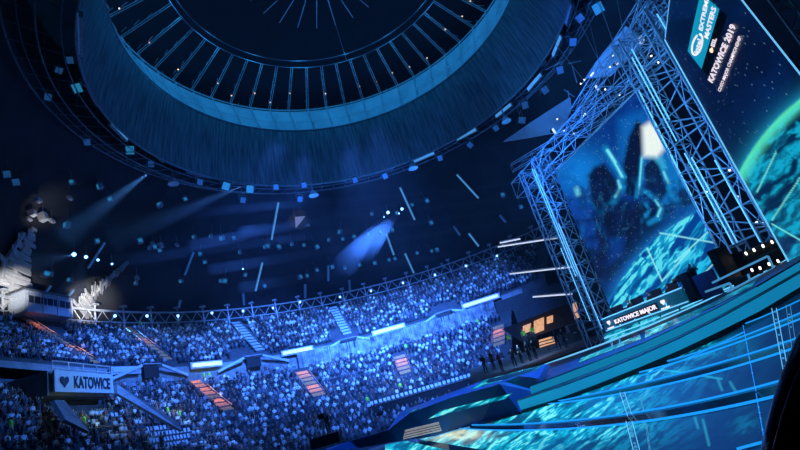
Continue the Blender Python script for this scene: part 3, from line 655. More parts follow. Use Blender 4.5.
# ---- main screen
def paint_main(px, py, U, W):
    c = np.zeros(px.shape+(3,))+srgb(3, 45, 120)
    c = mix(c, srgb(10, 120, 205), np.exp(-(((px-580)/30)**2+((py-172)/24)**2)))
    c = mix(c, srgb(2, 14, 55), smooth(200, 262, py+(px-600)*.15)*.9)
    c = mix(c, srgb(6, 70, 165), smooth(.45, .75, fbm(px/14, py/14, 4))*.35)
    tl = smooth(655, 672, px)*smooth(215, 180, py); c = mix(c, srgb(8, 150, 200), tl*.9)
    def ell(cx, cy, a, b, ang, s=.35):
        u = (px-cx)*math.cos(ang)+(py-cy)*math.sin(ang); w = -(px-cx)*math.sin(ang)+(py-cy)*math.cos(ang); d = (u/a)**2+(w/b)**2
        return smooth(1+s, 1-s, d)
    def cp(l): return [(545+x*.4884, 90+y*.4884) for x, y in l]
    def pg(l, soft, col, k=1.):          # soft-edged polygon
        nonlocal c
        L = cp(l); d = np.full(px.shape, 1e9); ins = np.zeros(px.shape, bool)
        for (x0, y0), (x1, y1) in zip(L, L[1:]+L[:1]):
            dx, dy = x1-x0, y1-y0; t = np.clip(((px-x0)*dx+(py-y0)*dy)/(dx*dx+dy*dy), 0, 1); d = np.minimum(d, np.hypot(px-x0-t*dx, py-y0-t*dy))
            ins ^= ((y0 > py) != (y1 > py)) & (px < (x1-x0)*(py-y0)/(y1-y0+1e-9)+x0)
        c = mix(c, col, smooth(-soft, soft, np.where(ins, d, -d))*k)
    def streak(x0, y0, x1, y1, w, col, k=1.):
        nonlocal c
        dx, dy = x1-x0, y1-y0; L2 = dx*dx+dy*dy; t = np.clip(((px-x0)*dx+(py-y0)*dy)/L2, 0, 1); d = np.hypot(px-x0-t*dx, py-y0-t*dy)
        c = mix(c, col, smooth(w*2.0, 0, d)*k)
    def cs(l, w, col, k=1.):
        L = cp(l)
        for i in range(len(L)-1): streak(*L[i], *L[i+1], w, col, k)
    D = srgb(2, 8, 30); C2 = srgb(14, 130, 190); Hh = srgb(120, 235, 245)
    pg([(150, 60), (200, 40), (255, 110), (290, 210), (240, 240), (190, 200), (150, 140)], 7, srgb(8, 100, 180), .8)
    pg([(88, 175), (100, 158), (122, 150), (140, 175), (155, 205), (140, 232), (135, 280), (112, 290), (98, 240)], 3.4, D)
    pg([(68, 262), (140, 222), (185, 228), (235, 240), (262, 246), (222, 292), (172, 335), (130, 395), (88, 380), (76, 310)], 4, D, .95)
    pg([(160, 150), (172, 95), (188, 62), (201, 72), (198, 150), (188, 222), (166, 214)], 3.0, D)
    pg([(200, 158), (222, 135), (240, 160), (252, 210), (232, 232), (208, 212)], 3.4, D, .95)
    pg([(270, 212), (288, 192), (304, 200), (306, 232), (285, 240)], 3, D, .9)
    pg([(60, 230), (95, 240), (120, 285), (118, 330), (85, 320), (66, 280)], 5, srgb(8, 60, 150), .75)
    pg([(130, 300), (165, 300), (160, 340), (128, 360)], 4, srgb(6, 55, 140), .6)
    pg([(100, 262), (116, 270), (126, 330), (112, 340)], 1.6, D, .8)
    cs([(124, 120), (142, 150), (158, 178), (157, 200), (142, 228)], 3.2, C2, .8); cs([(128, 124), (146, 152), (158, 176)], 1.5, Hh); cs([(150, 186), (154, 200), (144, 218)], 1.3, Hh, .7); cs([(148, 150), (164, 178)], 1., C2)
    cs([(199, 138), (196, 180), (188, 218)], 2.2, C2, .9); cs([(198, 140), (192, 210)], .9, Hh, .8)
    cs([(196, 206), (212, 212), (228, 224), (238, 240), (232, 262), (214, 272)], 2.6, C2, .85); cs([(226, 226), (237, 242), (231, 258)], 1.1, Hh, .8); cs([(205, 232), (214, 246), (206, 258)], 1.6, C2, .8); cs([(204, 216), (222, 232), (224, 250)], 1.2, D)
    cs([(241, 160), (250, 185), (262, 222)], 2.6, C2, .9); cs([(243, 168), (252, 190)], 1.2, Hh, .7); cs([(65, 203), (68, 212)], 2.4, Hh)
    pg([(199, 76), (214, 66), (232, 78), (243, 100), (243, 122), (230, 138), (202, 136)], 4.2, srgb(235, 246, 238)); pg([(203, 138), (240, 136), (250, 160), (240, 162), (222, 140)], 3, srgb(60, 190, 220), .6)
    tx = smooth(.5, .8, fbm(px/6, py/9, 4)); c = mix(c, C2, tx*.28*smooth(262, 240, py+(px-600)*.5)*smooth(170, 190, py)); c = mix(c, srgb(3, 26, 80), smooth(.45, .7, fbm(px/5+7, py/8, 3))*.5*smooth(165, 190, py))
    for yy, aa in ((262, .5), (215, .25), (300, .4)): c = mix(c, D, np.exp(-((py-(90+yy*.4884)+(px-600)*.18)/2.0)**2)*aa)
    rr = np.hypot(px-770, py-370)-174; inside = smooth(1.5, -1.5, rr)
    q = clouds(px, py, 24, 5); q = np.clip(q*1.5, 0, 1); pl = mix(np.zeros(px.shape+(3,))+srgb(2, 60, 135), srgb(14, 185, 232), q); pl = mix(pl, srgb(120, 250, 240), smooth(.75, 1, q)*smooth(-60, -5, rr)*.6)
    pl = mix(pl, srgb(2, 25, 80), smooth(700, 735, px)*.35*(1-q))
    c = c*(1-inside[..., None])+pl*inside[..., None]
    c = mix(c, srgb(20, 120, 200), np.exp(-np.abs(rr)/5)*(rr > 0)*.8)
    for a in ((660, 233, 716, 243), (647, 248, 662, 281), (719, 258, 694, 284), (710, 230, 675, 262), (662, 281, 690, 250)): streak(*a, .7, srgb(150, 245, 245), .8)
    st = rs.rand(*px.shape) > .994; c[st & (rr > 0)] += srgb(160, 210, 220)*(.3+rs.rand((st & (rr > 0)).sum(), 1)*.9)
    return c
scr = empty('main_screen', sp(5.5, 3.2)); tag(scr, 'large upright stage screen showing a dark figure above a cyan planet', 'screen')
c00, c10, c11, c01 = sp(11.5, 3.2), sp(-.3, 2.4), sp(-.6, 16.6), sp(11.2, 16.5)
grid_screen('display', c00, c10, c11, c01, 300, 340, paint_main, attr_emit('main_screen_picture', 1.0), scr, tuple(-NRM*.35))
e = MB()
for a, b in ((c00, c10), (c10, c11), (c11, c01), (c01, c00)): e.tube(a-NRM*.1, b-NRM*.1, .075, 4)
e.build('frame', M['tube'], scr)
# ---- towers and top truss
def tower(al, w, z0, z1, out, lab, tubes, d=1.6):
    g = empty('truss_tower', sp(al, z0, out)); tag(g, lab, 'truss tower')
    e = MB(); truss(e, sp(al-w/2+.4, z0, out), sp(al-w/2+.4, z1, out), H, NRM, .7, d, 1.9, .06); e.build('mast', M['alu'], g)
    e = MB(); truss(e, sp(al+w/2-.4, z0, out), sp(al+w/2-.4, z1, out), H, NRM, .7, d, 1.9, .06); e.build('mast', M['alu'], g)
    e = MB(); k = 0; z = z0
    while z < z1-1.5:
        e.tube(sp(al-w/2, z, out), sp(al+w/2, z, out), .06, 4); e.tube(sp(al-w/2, z, out), sp(al+w/2, z+1.9, out), .05, 4) if k % 2 else e.tube(sp(al+w/2, z, out), sp(al-w/2, z+1.9, out), .05, 4); z += 1.9; k += 1
        if k % 2: e.tube(sp(al-w/2, z, out-.6), sp(al+w/2, z+1.0, out+.6), .04, 4)
    e.build('cross_bracing', M['alu'], g)
    for a_, za, zb in tubes: MB().tube(sp(a_, za, out+.85), sp(a_, zb, out+.85), .04, 6).build('light_tube', M['tube'], g)
    return g
tower(14.0, 3.6, .5, 19.0, -.2, 'steel lattice tower with cyan light tubes left of the main screen', [(13.3, 7, 18.2), (13.0, 7, 18.0), (12.7, 2, 12), (13.8, 3, 10)])
tower(-2.6, 3.6, 2.2, 20.5, -.3, 'steel lattice tower with light tubes right of the main screen', [(-2.0, 4, 10.5), (-2.3, 4, 10), (-1.9, 11.5, 18.5), (-2.2, 13, 19), (-3.6, 3.5, 9)])
tower(-5.4, 2.2, 2.4, 20.5, -.5, 'narrower lattice tower with bright light tubes beside the side screen', [(-4.9, 4, 12), (-5.2, 4, 11), (-4.9, 13.5, 19.5), (-5.2, 12, 18), (-5.9, 5, 11)])
g = empty('top_truss', sp(6, 17.4)); tag(g, 'horizontal lattice truss along the top of the main screen', 'truss')
e = MB(); truss(e, sp(18, 18.2, -.4), sp(-7, 18.2, -.4), NRM, Z, 1.4, 1.8, 2.2, .055); e.build('lattice', M['alu'], g)
e = MB(); truss(e, sp(15.2, 18.2, -1.2), sp(15.2, 18.2, -8), H, Z, 1.2, 1.6, 1.5, .05); e.build('rear_arm', M['alu'], g); e = MB(); truss(e, sp(-1.5, 20, -.4), sp(-1.5, 20, -9), H, Z, 1.2, 1.6, 1.5, .05); e.build('rear_arm', M['alu'], g)
g = empty('upper_rig', sp(0, 20)); tag(g, 'tangle of trusses and chains above the right tower', 'rigging')
e = MB()
for a, z0_, b, z1_, o_ in ((8, 20.5, -6, 23, -2), (4, 22, -8, 21, -3), (-1, 21, -7, 24.5, -1.8)): truss(e, sp(a, z0_, o_), sp(b, z1_, o_), NRM, Z, .8, .9, 2.2, .04)
for k in range(9): a = rs.rand()*14-8; e.tube(sp(a, 18.5, -rs.rand()*3), sp(a+rs.randn()*1.5, 30, -rs.rand()*5), .03, 3)
e.build('rigging_bars', M['alu'], g)
for i in range(16):
    P = sp(rs.rand()*17-6, 18.8+rs.rand()*3.5, -.5-rs.rand()*2.5); MB().ball(P, .07, 6).build('pin_lamp', M['whitelamp'], g)
for i in range(9): P = sp(-1-rs.rand()*5, 3+rs.rand()*15, -.6); MB().ball(P, .07, 6).build('pin_lamp', M['whitelamp'], g)
# rear rig seen left of the tower and behind
# ---- side screen
vd = V(ray(410, -423)); A_ = at(665, 40, 33); P1 = at(742, 0, 24); pl_n = vd.cross(P1-A_).normalized()
if pl_n.dot(A_) > 0: pl_n = -pl_n
def ons(x, y): r = V(ray(x, y)); return r*(A_.dot(pl_n)/r.dot(pl_n))
S_TL, S_BL, S_BR, S_TR = ons(665, 40), ons(789, 262), ons(962, 280), ons(679, -80)
def paint_side(px, py, U, W):
    c = np.zeros(px.shape+(3,))+srgb(2, 14, 48); c = mix(c, srgb(3, 30, 80), smooth(.4, .8, fbm(px/30, py/30, 4))*.6)
    c = mix(c, srgb(4, 60, 130), smooth(70, 0, np.abs(py-125+(px-740)*-.2))*.25*smooth(720, 790, px))
    cx, cy, r_ = 925, 265, 208; rr = np.hypot(px-cx, py-cy)-r_; ins = smooth(1.5, -1.5, rr)
    q = clouds(px, py, 26, 7, -.8); p_ = mix(np.zeros(px.shape+(3,))+srgb(2, 35, 70), srgb(14, 165, 200), np.clip(q*1.4, 0, 1)); p_ = mix(p_, srgb(90, 240, 190), smooth(-16, 0, rr)*.85)
    p_ = mix(p_, srgb(5, 25, 60), smooth(-30, -80, rr)*.4*(1-q))
    c = c*(1-ins[..., None])+p_*ins[..., None]; c = mix(c, srgb(30, 150, 190), np.exp(-np.maximum(rr, 0)/6)*(rr > 0)*.7)
    def streak(x0, y0, x1, y1, w, col, k=1.):
        nonlocal c
        dx, dy = x1-x0, y1-y0; t = np.clip(((px-x0)*dx+(py-y0)*dy)/(dx*dx+dy*dy), 0, 1); d = np.hypot(px-x0-t*dx, py-y0-t*dy); c = mix(c, col, smooth(w*1.4, w*.4, d)*k)
    for a in ((772, 220, 800, 178), (772, 224, 800, 240), (757, 192, 776, 152)): streak(*a, .8, srgb(120, 240, 230), .8)
    st = (rs.rand(*px.shape) > .996) & (rr > 0); c[st] += srgb(120, 170, 185)
    return c
g = empty('side_screen', S_BL); tag(g, 'huge dark side screen with event title and glowing planet, top right', 'screen')
grid_screen('display', S_TL, S_BL, S_BR, S_TR, 260, 260, paint_side, attr_emit('side_screen_picture', 1.0), g, tuple(-pl_n*.05))
e = MB(); f_ = .045
e.tube(S_TL, S_BL, f_, 4); e.tube(S_TR, S_BR, f_*.8, 4); e.tube(S_TL, S_TR, f_*.5, 4); e.tube(S_BL, S_BR, f_, 4); e.build('edge_light', M['tube'], g)
def quadplace(o, xe, ye, lx, ly):     # place(a,b) on the screen plane from three picture points
    O, X_, Y_ = ons(*o), ons(*xe), ons(*ye); O, X_, Y_ = O+pl_n*.03, X_+pl_n*.03, Y_+pl_n*.03
    return lambda a, b: O+(X_-O)*(a/lx)+(Y_-O)*(b/ly)
q = [ons(x, y)+pl_n*.02 for x, y in ((688, 51), (701, -8), (720, 9), (702, 69))]
cyanboard = mat('cyan_lit_plate', (.0, .3, .4), .5, emit=tuple(srgb(12, 135, 165)), es=1.0, var=.15, scale=.6)
MB().add([q[0], q[1], q[2], q[3]], [(0, 1, 2, 3), (3, 2, 1, 0)]).build('title_plate', cyanboard, g)
q = [ons(x, y)+pl_n*.015 for x, y in ((702, 69), (720, 9), (727, 16), (709, 76))]
MB().add(q, [(0, 1, 2, 3), (3, 2, 1, 0)]).build('title_bar', M['black'], g)
text('EXTREME', 1, quadplace((703, 31), (710, -3), (699.5, 29), 4, 1*.72), M['letter'], g, width=4, depth=.01, bold=.02)
text('MASTERS', 1, quadplace((708.5, 39), (717, 8), (704.5, 36.5), 4, 1*.72), M['letter'], g, width=4, depth=.01, bold=.02)
pl = quadplace((698, 45), (703, 28), (690.5, 42.5), 1, 1)
rg = MB(); ring = [pl(.02+.78*math.cos(a)*.8, .02+.78*math.sin(a)*.72) for a in np.linspace(.6, 2*PI+.1, 30)]; rg.path(ring, .05, 5); rg.build('swoosh_ring', M['letter'], g)
text('intel', 1, quadplace((698.5, 54), (702.5, 40), (693.5, 51.5), 2.2, .9), M['letter'], g, width=2.2, depth=.01, bold=.02)
text('ESL', 1, quadplace((715, 47), (717.5, 38.5), (711.5, 45.5), 2, .72), M['letter'], g, width=2, depth=.01, bold=.03)
MB().ball(ons(712.5, 50), .12, 8).build('round_emblem', M['warmlamp'], g)
text('KATOWICE 2019', 1, quadplace((713, 83), (737, 26), (708.5, 79.5), 8, .72), M['letter'], g, width=8, depth=.01, bold=.03)
text('CS:GO MAJOR CHAMPIONSHIP', 1, quadplace((721, 92), (742.5, 37), (718.5, 90), 14, .72), M['letter'], g, width=14, depth=.01, bold=.01)
# ---- desk with players
OUT = 5.0
def dplane(x, y, out=OUT):
    P0 = sp(0, 0, out); return onplane(x, y, P0, NRM)
dTL, dTR, dBL, dBR = dplane(603, 319), dplane(681, 289), dplane(605, 334), dplane(682, 306)
ztop = (dTL.z+dTR.z)/2; print('desk', dTL, dTR, dBL, dBR)
DK0 = (dBL.z+dBR.z)/2
al0, al1 = (dTL-BR0).dot(H), (dTR-BR0).dot(H); print('al', al0, al1)
g = empty('player_desk', sp((al0+al1)/2, DK0, OUT)); tag(g, 'long player desk with lit KATOWICE MAJOR front', 'desk')
deskmat = mat('dark_teal_panel', (.02, .12, .15), .3, emit=tuple(srgb(3, 62, 85)), es=.9, var=.5, scale=.5)
MB().box(sp((al0+al1)/2, (ztop+DK0)/2, OUT-.1), al0-al1, .2, ztop-DK0, H, NRM).build('front_panel', deskmat, g)
MB().box(sp((al0+al1)/2, ztop+.03, OUT-.5), al0-al1+.1, 1.0, .06, H, NRM).build('desk_top', M['black'], g)
for z_ in (ztop+.03, DK0+.15): MB().box(sp((al0+al1)/2, z_, OUT+.03), al0-al1+.2, .06, .07, H, NRM).build('light_strip', M['tube'], g)
for k in range(1, 5): MB().box(sp(al0+(al1-al0)*k/5, DK0+.32, OUT+.03), .06, .05, .4, H, NRM).build('clip', M['tube'], g)
MB().box(sp(al0+(al1-al0)*.43, (ztop+DK0)/2+.02, OUT+.04), (al0-al1)*.56, .05, (ztop-DK0)*.5, H, NRM).build('name_plate', M['black'], g)
hh = ztop-DK0; al_t0 = (dplane(616, 322)-BR0).dot(H); al_t1 = (dplane(657, 305)-BR0).dot(H)
text('KATOWICE MAJOR', hh*.42, lambda a, b: sp(al_t0-a, (ztop+DK0)/2-hh*.12+b, OUT+.08), M['letter'], g, width=al_t0-al_t1, depth=.03, bold=.018)
for x, y in ((610, 323), (664, 302)):
    a_ = (dplane(x, y)-BR0).dot(H); heart(lambda a, b: sp(a_-a, (ztop+DK0)/2+.12+b, OUT+.08), hh*.2, M['letter'], g)
    text('IEM', hh*.14, lambda a, b: sp(a_+.35-a, (ztop+DK0)/2-hh*.3+b, OUT+.08), M['letter'], g, depth=.03, width=.7, name='emblem_caption')
PLY = fig('player', True, 'desk', .05, mats=[M['dark'], M['skin'], M['hair'], M['jeans']])
fh = math.atan2(-NRM.y, -NRM.x)+PI/2+PI
rzP = math.atan2(NRM.y, NRM.x)+PI/2
for i, (x, y) in enumerate(((608, 308), (627, 298), (647, 290), (666, 283))):
    a_ = (dplane(x, y, OUT-1.3)-BR0).dot(H)
    zf = DK0-.05
    s_ = 1.45 if ztop+0.0-zf > 1.25 else 1.2
    person(PLY, sp(a_, ztop-.72, OUT-1.35), rzP, 'seated player in black behind the lit desk, '+['leftmost of four', 'second from left of four', 'third from left of four', 'rightmost of four'][i], s=1.15)
    c_ = empty('gaming_chair', sp(a_, ztop-.7, OUT-1.6)); tag(c_, 'black high-backed chair of the '+['leftmost', 'second', 'third', 'rightmost'][i]+' player at the desk', 'chair')
    MB().box(sp(a_, ztop-.2, OUT-1.40), .55, .55, .1, H, NRM).build('seat', M['black'], c_); MB().box(sp(a_, ztop+.2, OUT-1.72), .55, .12, 1.0, H, NRM).build('backrest', M['black'], c_)
    MB().tube(sp(a_, DK0-.1, OUT-1.4), sp(a_, ztop-.25, OUT-1.4), .05, 6).build('column', M['steel'], c_)
for i, (x, y) in enumerate(((618, 305), (638, 297), (656, 290), (672, 284))):
    a_ = (dplane(x, y, OUT-.5)-BR0).dot(H); g = empty('monitor', sp(a_, ztop+.06, OUT-.5)); tag(g, 'black monitor on the player desk seen from behind, '+['first from left', 'second from left', 'third from left', 'rightmost'][i], 'monitor')
    MB().box(sp(a_, ztop+.36, OUT-.5), .7, .07, .42, H, NRM).build('display_back', M['black'], g); MB().tube(sp(a_, ztop+.07, OUT-.5), sp(a_, ztop+.3, OUT-.5), .03, 6).build('stand_pole', M['black'], g)
    MB().box(sp(a_, ztop+.08, OUT-.5), .3, .2, .03, H, NRM).build('stand_foot', M['black'], g)
lamp('SPOT', sp((al0+al1)/2, ztop+7, OUT+7), sp((al0+al1)/2, ztop+.4, OUT-1.3), (1, .75, .65), 900, 50, .6, .2)  # unseen soft light added on the players' faces
# camera operator and post right of the desk
al_o = (dplane(690, 285)-BR0).dot(H)
OPR = fig('operator', False, 'camera', mats=[M['dark'], M['skin'], M['hair'], M['jeans']])
person(OPR, sp(al_o, ztop-.75, OUT-.6), rzP+.9, 'camera operator in black standing at the right end of the desk', s=1.1)
g = empty('stage_camera', sp(al_o+.4, ztop+.6, OUT-.2)); tag(g, 'black broadcast camera held by the operator at the desk end', 'camera')
MB().box(sp(al_o+.35, ztop+.55, OUT-.2), .8, .35, .4, H, NRM).build('camera_body', M['black'], g); MB().tube(sp(al_o+.75, ztop+.55, OUT-.2), sp(al_o+1.1, ztop+.55, OUT-.1), .13, 8).build('lens', M['glass'], g)
g = empty('speaker_column', sp(al_o-.1, DK0, OUT)); tag(g, 'tall black column standing at the right end of the desk', 'column')
MB().box(sp(al_o-.05, DK0+(hh+.5)/2, OUT+.1), .62, .3, hh+.5, H, NRM).build('body', M['black'], g)
g = empty('blue_booth_panel', sp(al_o-1.2, DK0, OUT)); tag(g, 'leaning plain blue panel beside the black column', 'panel')
MB().box(sp(al_o-1.15, DK0+(hh+.3)/2, OUT+.05), 1.4, .12, hh+.4, H, NRM).build('panel', M['bluelip'], g)
# ---- raised stage deck, its lit edge and fascias
SA, SB_, SC_ = np.array(at(400, 438, 26)), np.array(at(800, 300, 16)), np.array(at(690, 450, 7))
SN = np.cross(SB_-SA, SC_-SA); SN /= np.linalg.norm(SN); SN = SN if SN[2] > 0 else -SN
def ap(x, y, lift=0.): p = onplane(x, y, SA, SN); return p+V(SN)*lift
lipC = [(522, 413), (560, 402), (600, 388), (640, 373), (680, 356), (720, 338), (760, 317), (800, 293), (840, 268), (900, 232)]
lipB = [(521, 410), (560, 398), (600, 383), (640, 367), (680, 350), (720, 331), (760, 311), (800, 287), (840, 262), (900, 226)]
lipBt = [(517, 401), (560, 387), (600, 372), (640, 356), (680, 338), (720, 318), (760, 296), (800, 273), (840, 248), (900, 210)]
lipAb = [(531, 394), (560, 383.5), (600, 368.5), (640, 353), (680, 335), (720, 315), (760, 293), (800, 270), (840, 245), (900, 207)]
lipAt = [(530, 387), (560, 376), (600, 360.5), (640, 345), (680, 326.5), (720, 307), (760, 285), (800, 261), (840, 235), (900, 197)]
def dist(l): return [ap(*p).length for p in l]
dC = [ap(*p).length for p in lipC]
def row(l, add): return [at(x, y, d+add) for (x, y), d in zip(l, dC)]
rC, rB, rBt, rAb, rAt = row(lipC, 0), row(lipB, .15), row(lipBt, .05), row(lipAb, .75), row(lipAt, .8)
back = lambda l, k: [p+V((p.x, p.y, 0)).normalized()*k for p in l]
g = empty('stage_step', rB[4]); tag(g, 'lower cyan fascia step running diagonally along the stage edge', 'stage step', kind='structure')
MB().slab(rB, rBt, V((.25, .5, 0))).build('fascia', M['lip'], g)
MB().slab(rC, rB, V((.2, .4, 0))).build('shadow_gap', M['black'], g)
MB().path([p+Z*.015 for p in rBt], .012, 4).build('edge_trim', M['warmlamp'] if False else M['alu'], g)
MB().slab(rBt, rAb, V((0, 0, -.01))).build('tread', M['black'], g)
g = empty('stage_step', rAb[4]); tag(g, 'upper cyan fascia step along the stage edge, behind the lower one', 'stage step', kind='structure')
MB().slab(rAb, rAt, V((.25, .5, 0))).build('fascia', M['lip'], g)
MB().path([p+Z*.012 for p in rAt], .010, 4).build('edge_trim', M['alu'], g)
# deck behind: dark planes with lit edges, rising towards the desk
g = empty('stage_deck', dBR); tag(g, 'broad raised stage deck in dark glossy panels below the player desk', 'stage', kind='structure')
deckA = [(546, 364), (580, 353), (610, 342), (650, 326), (700, 304), (740, 285), (790, 258), (840, 230)]
deckA0 = [(535, 384), (565, 372.5), (600, 359.5), (645, 341.5), (700, 316), (740, 295.5), (790, 266), (840, 236)]
dA = [at(x, y, d) for (x, y), d in zip(deckA, (36, 36, 36, 36, 35, 33, 30, 27))]; dA0 = [at(x, y, d) for (x, y), d in zip(deckA0, (20, 19, 18, 17.5, 17, 16.5, 16, 15.5))]
deckpaint = mat('glossy_navy_deck', (.02, .08, .16), .5, var=.6, scale=.35)
MB().slab(dA0, dA, V((0, 0, -.04))).build('deck_panel', deckpaint, g)
def ribbon(ptsA, ptsB, m_, name, par, thick=.08): return MB().slab([V(p) for p in ptsA], [V(p) for p in ptsB], V((0, 0, 0))+V((.02, thick, 0))).build(name, m_, par)
def lift(l, dz): return [p+Z*dz for p in l]
# desk podium: tiers of lit riser under the desk
pod = [(604, 334), (640, 321), (680, 305), (705, 294), (730, 284)]; pod2 = [(606, 343), (640, 330), (680, 313), (705, 302), (735, 288)]; pod3 = [(600, 352), (640, 337), (680, 320), (705, 308), (740, 290)]
ledpod = attr_emit('podium_picture', 1.25, rough=.2)
def paint_led(bright, sx=22., sy=5., ang=-.55):
    def f(px, py, U, W):
        q = clouds(px, py, sx, sy, ang); n_ = fbm(px/40+5, py/30, 4)
        b_ = bright(px, py); c = mix(np.zeros(px.shape+(3,))+srgb(1, 12, 42), srgb(2, 62, 112), smooth(.4, .75, n_)*np.clip(b_+.12, 0, 1)); c = mix(c, srgb(8, 170, 200), np.clip(q*1.6+.12, 0, 1)*b_); c = mix(c, srgb(140, 250, 225), smooth(.7, 1, q)*np.clip(b_-.35, 0, 1)*.9)
        return c
    return f
P4 = lambda l, d: [at(x, y, d) for x, y in l]
q0, q1 = P4(pod, 41), P4(pod2, 39)
for i in range(len(pod)-1):
    grid_screen('riser_panel', q1[i]-V(g.location)*0, q1[i+1], q0[i+1], q0[i], 40, 14, paint_led(lambda x, y: .8+0*x, 12, 4), ledpod, g, (.1, .2, 0))
# the same panel objects were given world coordinates relative to the deck's Empty
MB().path(lift(q1, .03), .06, 5).build('edge_light', M['tube'], g)
MB().path(P4([(604, 338.5), (640, 325), (680, 309), (705, 298), (735, 285)], 39.5), .045, 5).build('edge_light', M['tube'], g)
# slanting reflections on deck, painted as glowing panels
for a in (((580, 359), (640, 338), (642, 341), (580, 362.5)), ((610, 352), (690, 322), (700, 322), (612, 356)), ((640, 332), (720, 299), (722, 304), (644, 338)), ((556, 351+11), (606, 344), (606, 346), (556, 364))):
    d_ = (28, 22, 30, 33)[0]
    def ond(x, y):   # onto the deck plane
        n_ = (dA[-3]-dA0[2]).cross(dA[1]-dA0[2]); return onplane(x, y, np.array(dA0[2]), np.array(n_))
    p_ = [at(x, y, 17) for x, y in a]
P_ = [(545, 365), (600, 345.5), (650, 327), (700, 305), (740, 286), (790, 259), (840, 231)]
MB().path([at(x, y-.5, d-.3) for (x, y), d in zip(P_, (36, 36, 36, 35, 33, 30, 27))], .05, 5).build('edge_light', M['tube'], g)
# cyan reflections painted as glowing panels lying in the deck
def deck_reflection(pts, nu, nv, b_):
    def mapd(x, y):
        # interpolate distance between the near and far edge of the deck at this x
        xs0 = [p[0] for p in deckA0]; ya = np.interp(x, xs0, [p[1] for p in deckA0]); yb = np.interp(x, [p[0] for p in deckA], [p[1] for p in deckA])
        da = np.interp(x, xs0, [p.length for p in dA0]); dbb = np.interp(x, [p[0] for p in deckA], [p.length for p in dA]); t = min(max((ya-y)/max(ya-yb, 1e-3), 0), 1)
        return at(x, y, 1/((1-t)/da+t/dbb)-.25)
    c = [mapd(*p) for p in pts]; grid_screen('deck_reflection', c[0], c[1], c[2], c[3], nu, nv, paint_led(lambda x, y: b_+0*x, 14, 3.5, -.4), ledpod, g, (0, .1, -.1))
for o_ in [o for o in g.children if o.name.startswith('riser_panel')]: pass
deck_reflection([(579, 362.5), (641, 339), (640, 334.5), (581, 358)], 60, 8, .7)
deck_reflection([(645, 338), (700, 314), (716, 302), (645, 331)], 60, 20, .9)
deck_reflection([(700, 313), (752, 287), (757, 279), (716, 301)], 60, 12, .5)
# ---- blue curved barrier at the left end
wb = [(325, 452), (360, 448), (400, 441), (432, 436), (480, 425), (521, 413)]; wt = [(325, 449), (350, 441), (388, 430), (410, 413), (450, 398), (500, 384)]
wd = [24, 23, 21.5, 20, 17.6, 15.8]; wB = [at(x, y, d) for (x, y), d in zip(wb, wd)]; wT = [at(x, y, d+.6) for (x, y), d in zip(wt, wd)]
g = empty('stage_barrier', wB[3]); tag(g, 'glossy deep blue barrier tapering to a point at the left end of the stage', 'barrier', kind='structure')
barr = mat('deep_blue_gloss', (.02, .12, .42), .4, var=.3, scale=.6, bump=.05)
MB().slab(wB, wT, V((.1, .35, 0))).build('wall_face', barr, g)
MB().slab([at(403, 439.5, 19.6), at(441, 431, 18.6)], [at(405, 430, 19.6), at(438, 422, 18.6)], V((.02, .06, 0))).build('bright_panel', mat('warm_reflection_glow', (.8, .7, .65), .4, emit=(.42, .42, .5), es=.5, var=.8, scale=2.2), g)  # glowing panel stands in for warm white light reflected on the barrier
for k in range(3): MB().slab([at(404, 438.2-k*2.6, 19.5), at(440, 429.6-k*2.3, 18.5)], [at(404, 437.6-k*2.6, 19.5), at(440, 429.-k*2.3, 18.5)], V((.02, .04, 0))).build('panel_seam', M['black'], g)
ww = [at(545, 363, 30), at(551, 364, 30)]
MB().slab([at(500, 384, 16.6), at(521, 413, 16.0), ][::-1], [at(546, 364, 26), at(530, 387, 17)][::-1] if False else [at(546, 364, 24), at(500, 384, 16.8)], V((.1, .3, 0))).build('corner_face', barr, g) if False else None
MB().add([at(500, 384, 16.5), at(521, 413, 15.9), at(531, 391, 16.6), at(547, 364, 22), at(500, 384, 16.9)+V((.2, .4, -.1)), at(521, 413, 16.3)+V((.2, .4, -.1)), at(531, 391, 17)+V((.2, .4, -.1)), at(547, 364, 22.4)+V((.2, .4, -.1))],
         [(0, 1, 2, 3), (7, 6, 5, 4), (0, 4, 5, 1), (1, 5, 6, 2), (2, 6, 7, 3), (3, 7, 4, 0)]).build('corner_face', barr, g)
MB().add([at(388, 430, 22), at(500, 384, 17), at(547, 364, 24), at(480, 381, 30), at(400, 412, 28)]+[at(388, 430, 22)-Z*.2, at(500, 384, 17)-Z*.2, at(547, 364, 24)-Z*.2, at(480, 381, 30)-Z*.2, at(400, 412, 28)-Z*.2],
         [(0, 1, 2, 3, 4), (9, 8, 7, 6, 5), (0, 5, 6, 1), (1, 6, 7, 2), (2, 7, 8, 3), (3, 8, 9, 4), (4, 9, 5, 0)]).build('top_ledge', barr, g)
ldn = attr_emit('ribbon_picture', 1.0, rough=.2)
grid_screen('led_ribbon', at(428, 419, 17.6), at(505, 399, 15.9), at(513, 393, 16.0), at(440, 411, 17.8), 60, 8, paint_led(lambda x, y: 1.3+0*x, 14, 3), ldn, g, (0, .08, 0))
grid_screen('led_ribbon', at(470, 390, 16.9), at(536, 370.5, 17.2), at(545, 364, 19.), at(485, 380, 17.6), 60, 8, paint_led(lambda x, y: 1.2+0*x, 14, 3), ldn, g, (0, .08, 0))
grid_screen('led_ribbon', at(402, 416, 21), at(419, 409, 20.4), at(419, 408, 20.4), at(403, 415, 21), 10, 3, paint_led(lambda x, y: .9+0*x, 12, 3), ldn, g, (0, .05, 0))
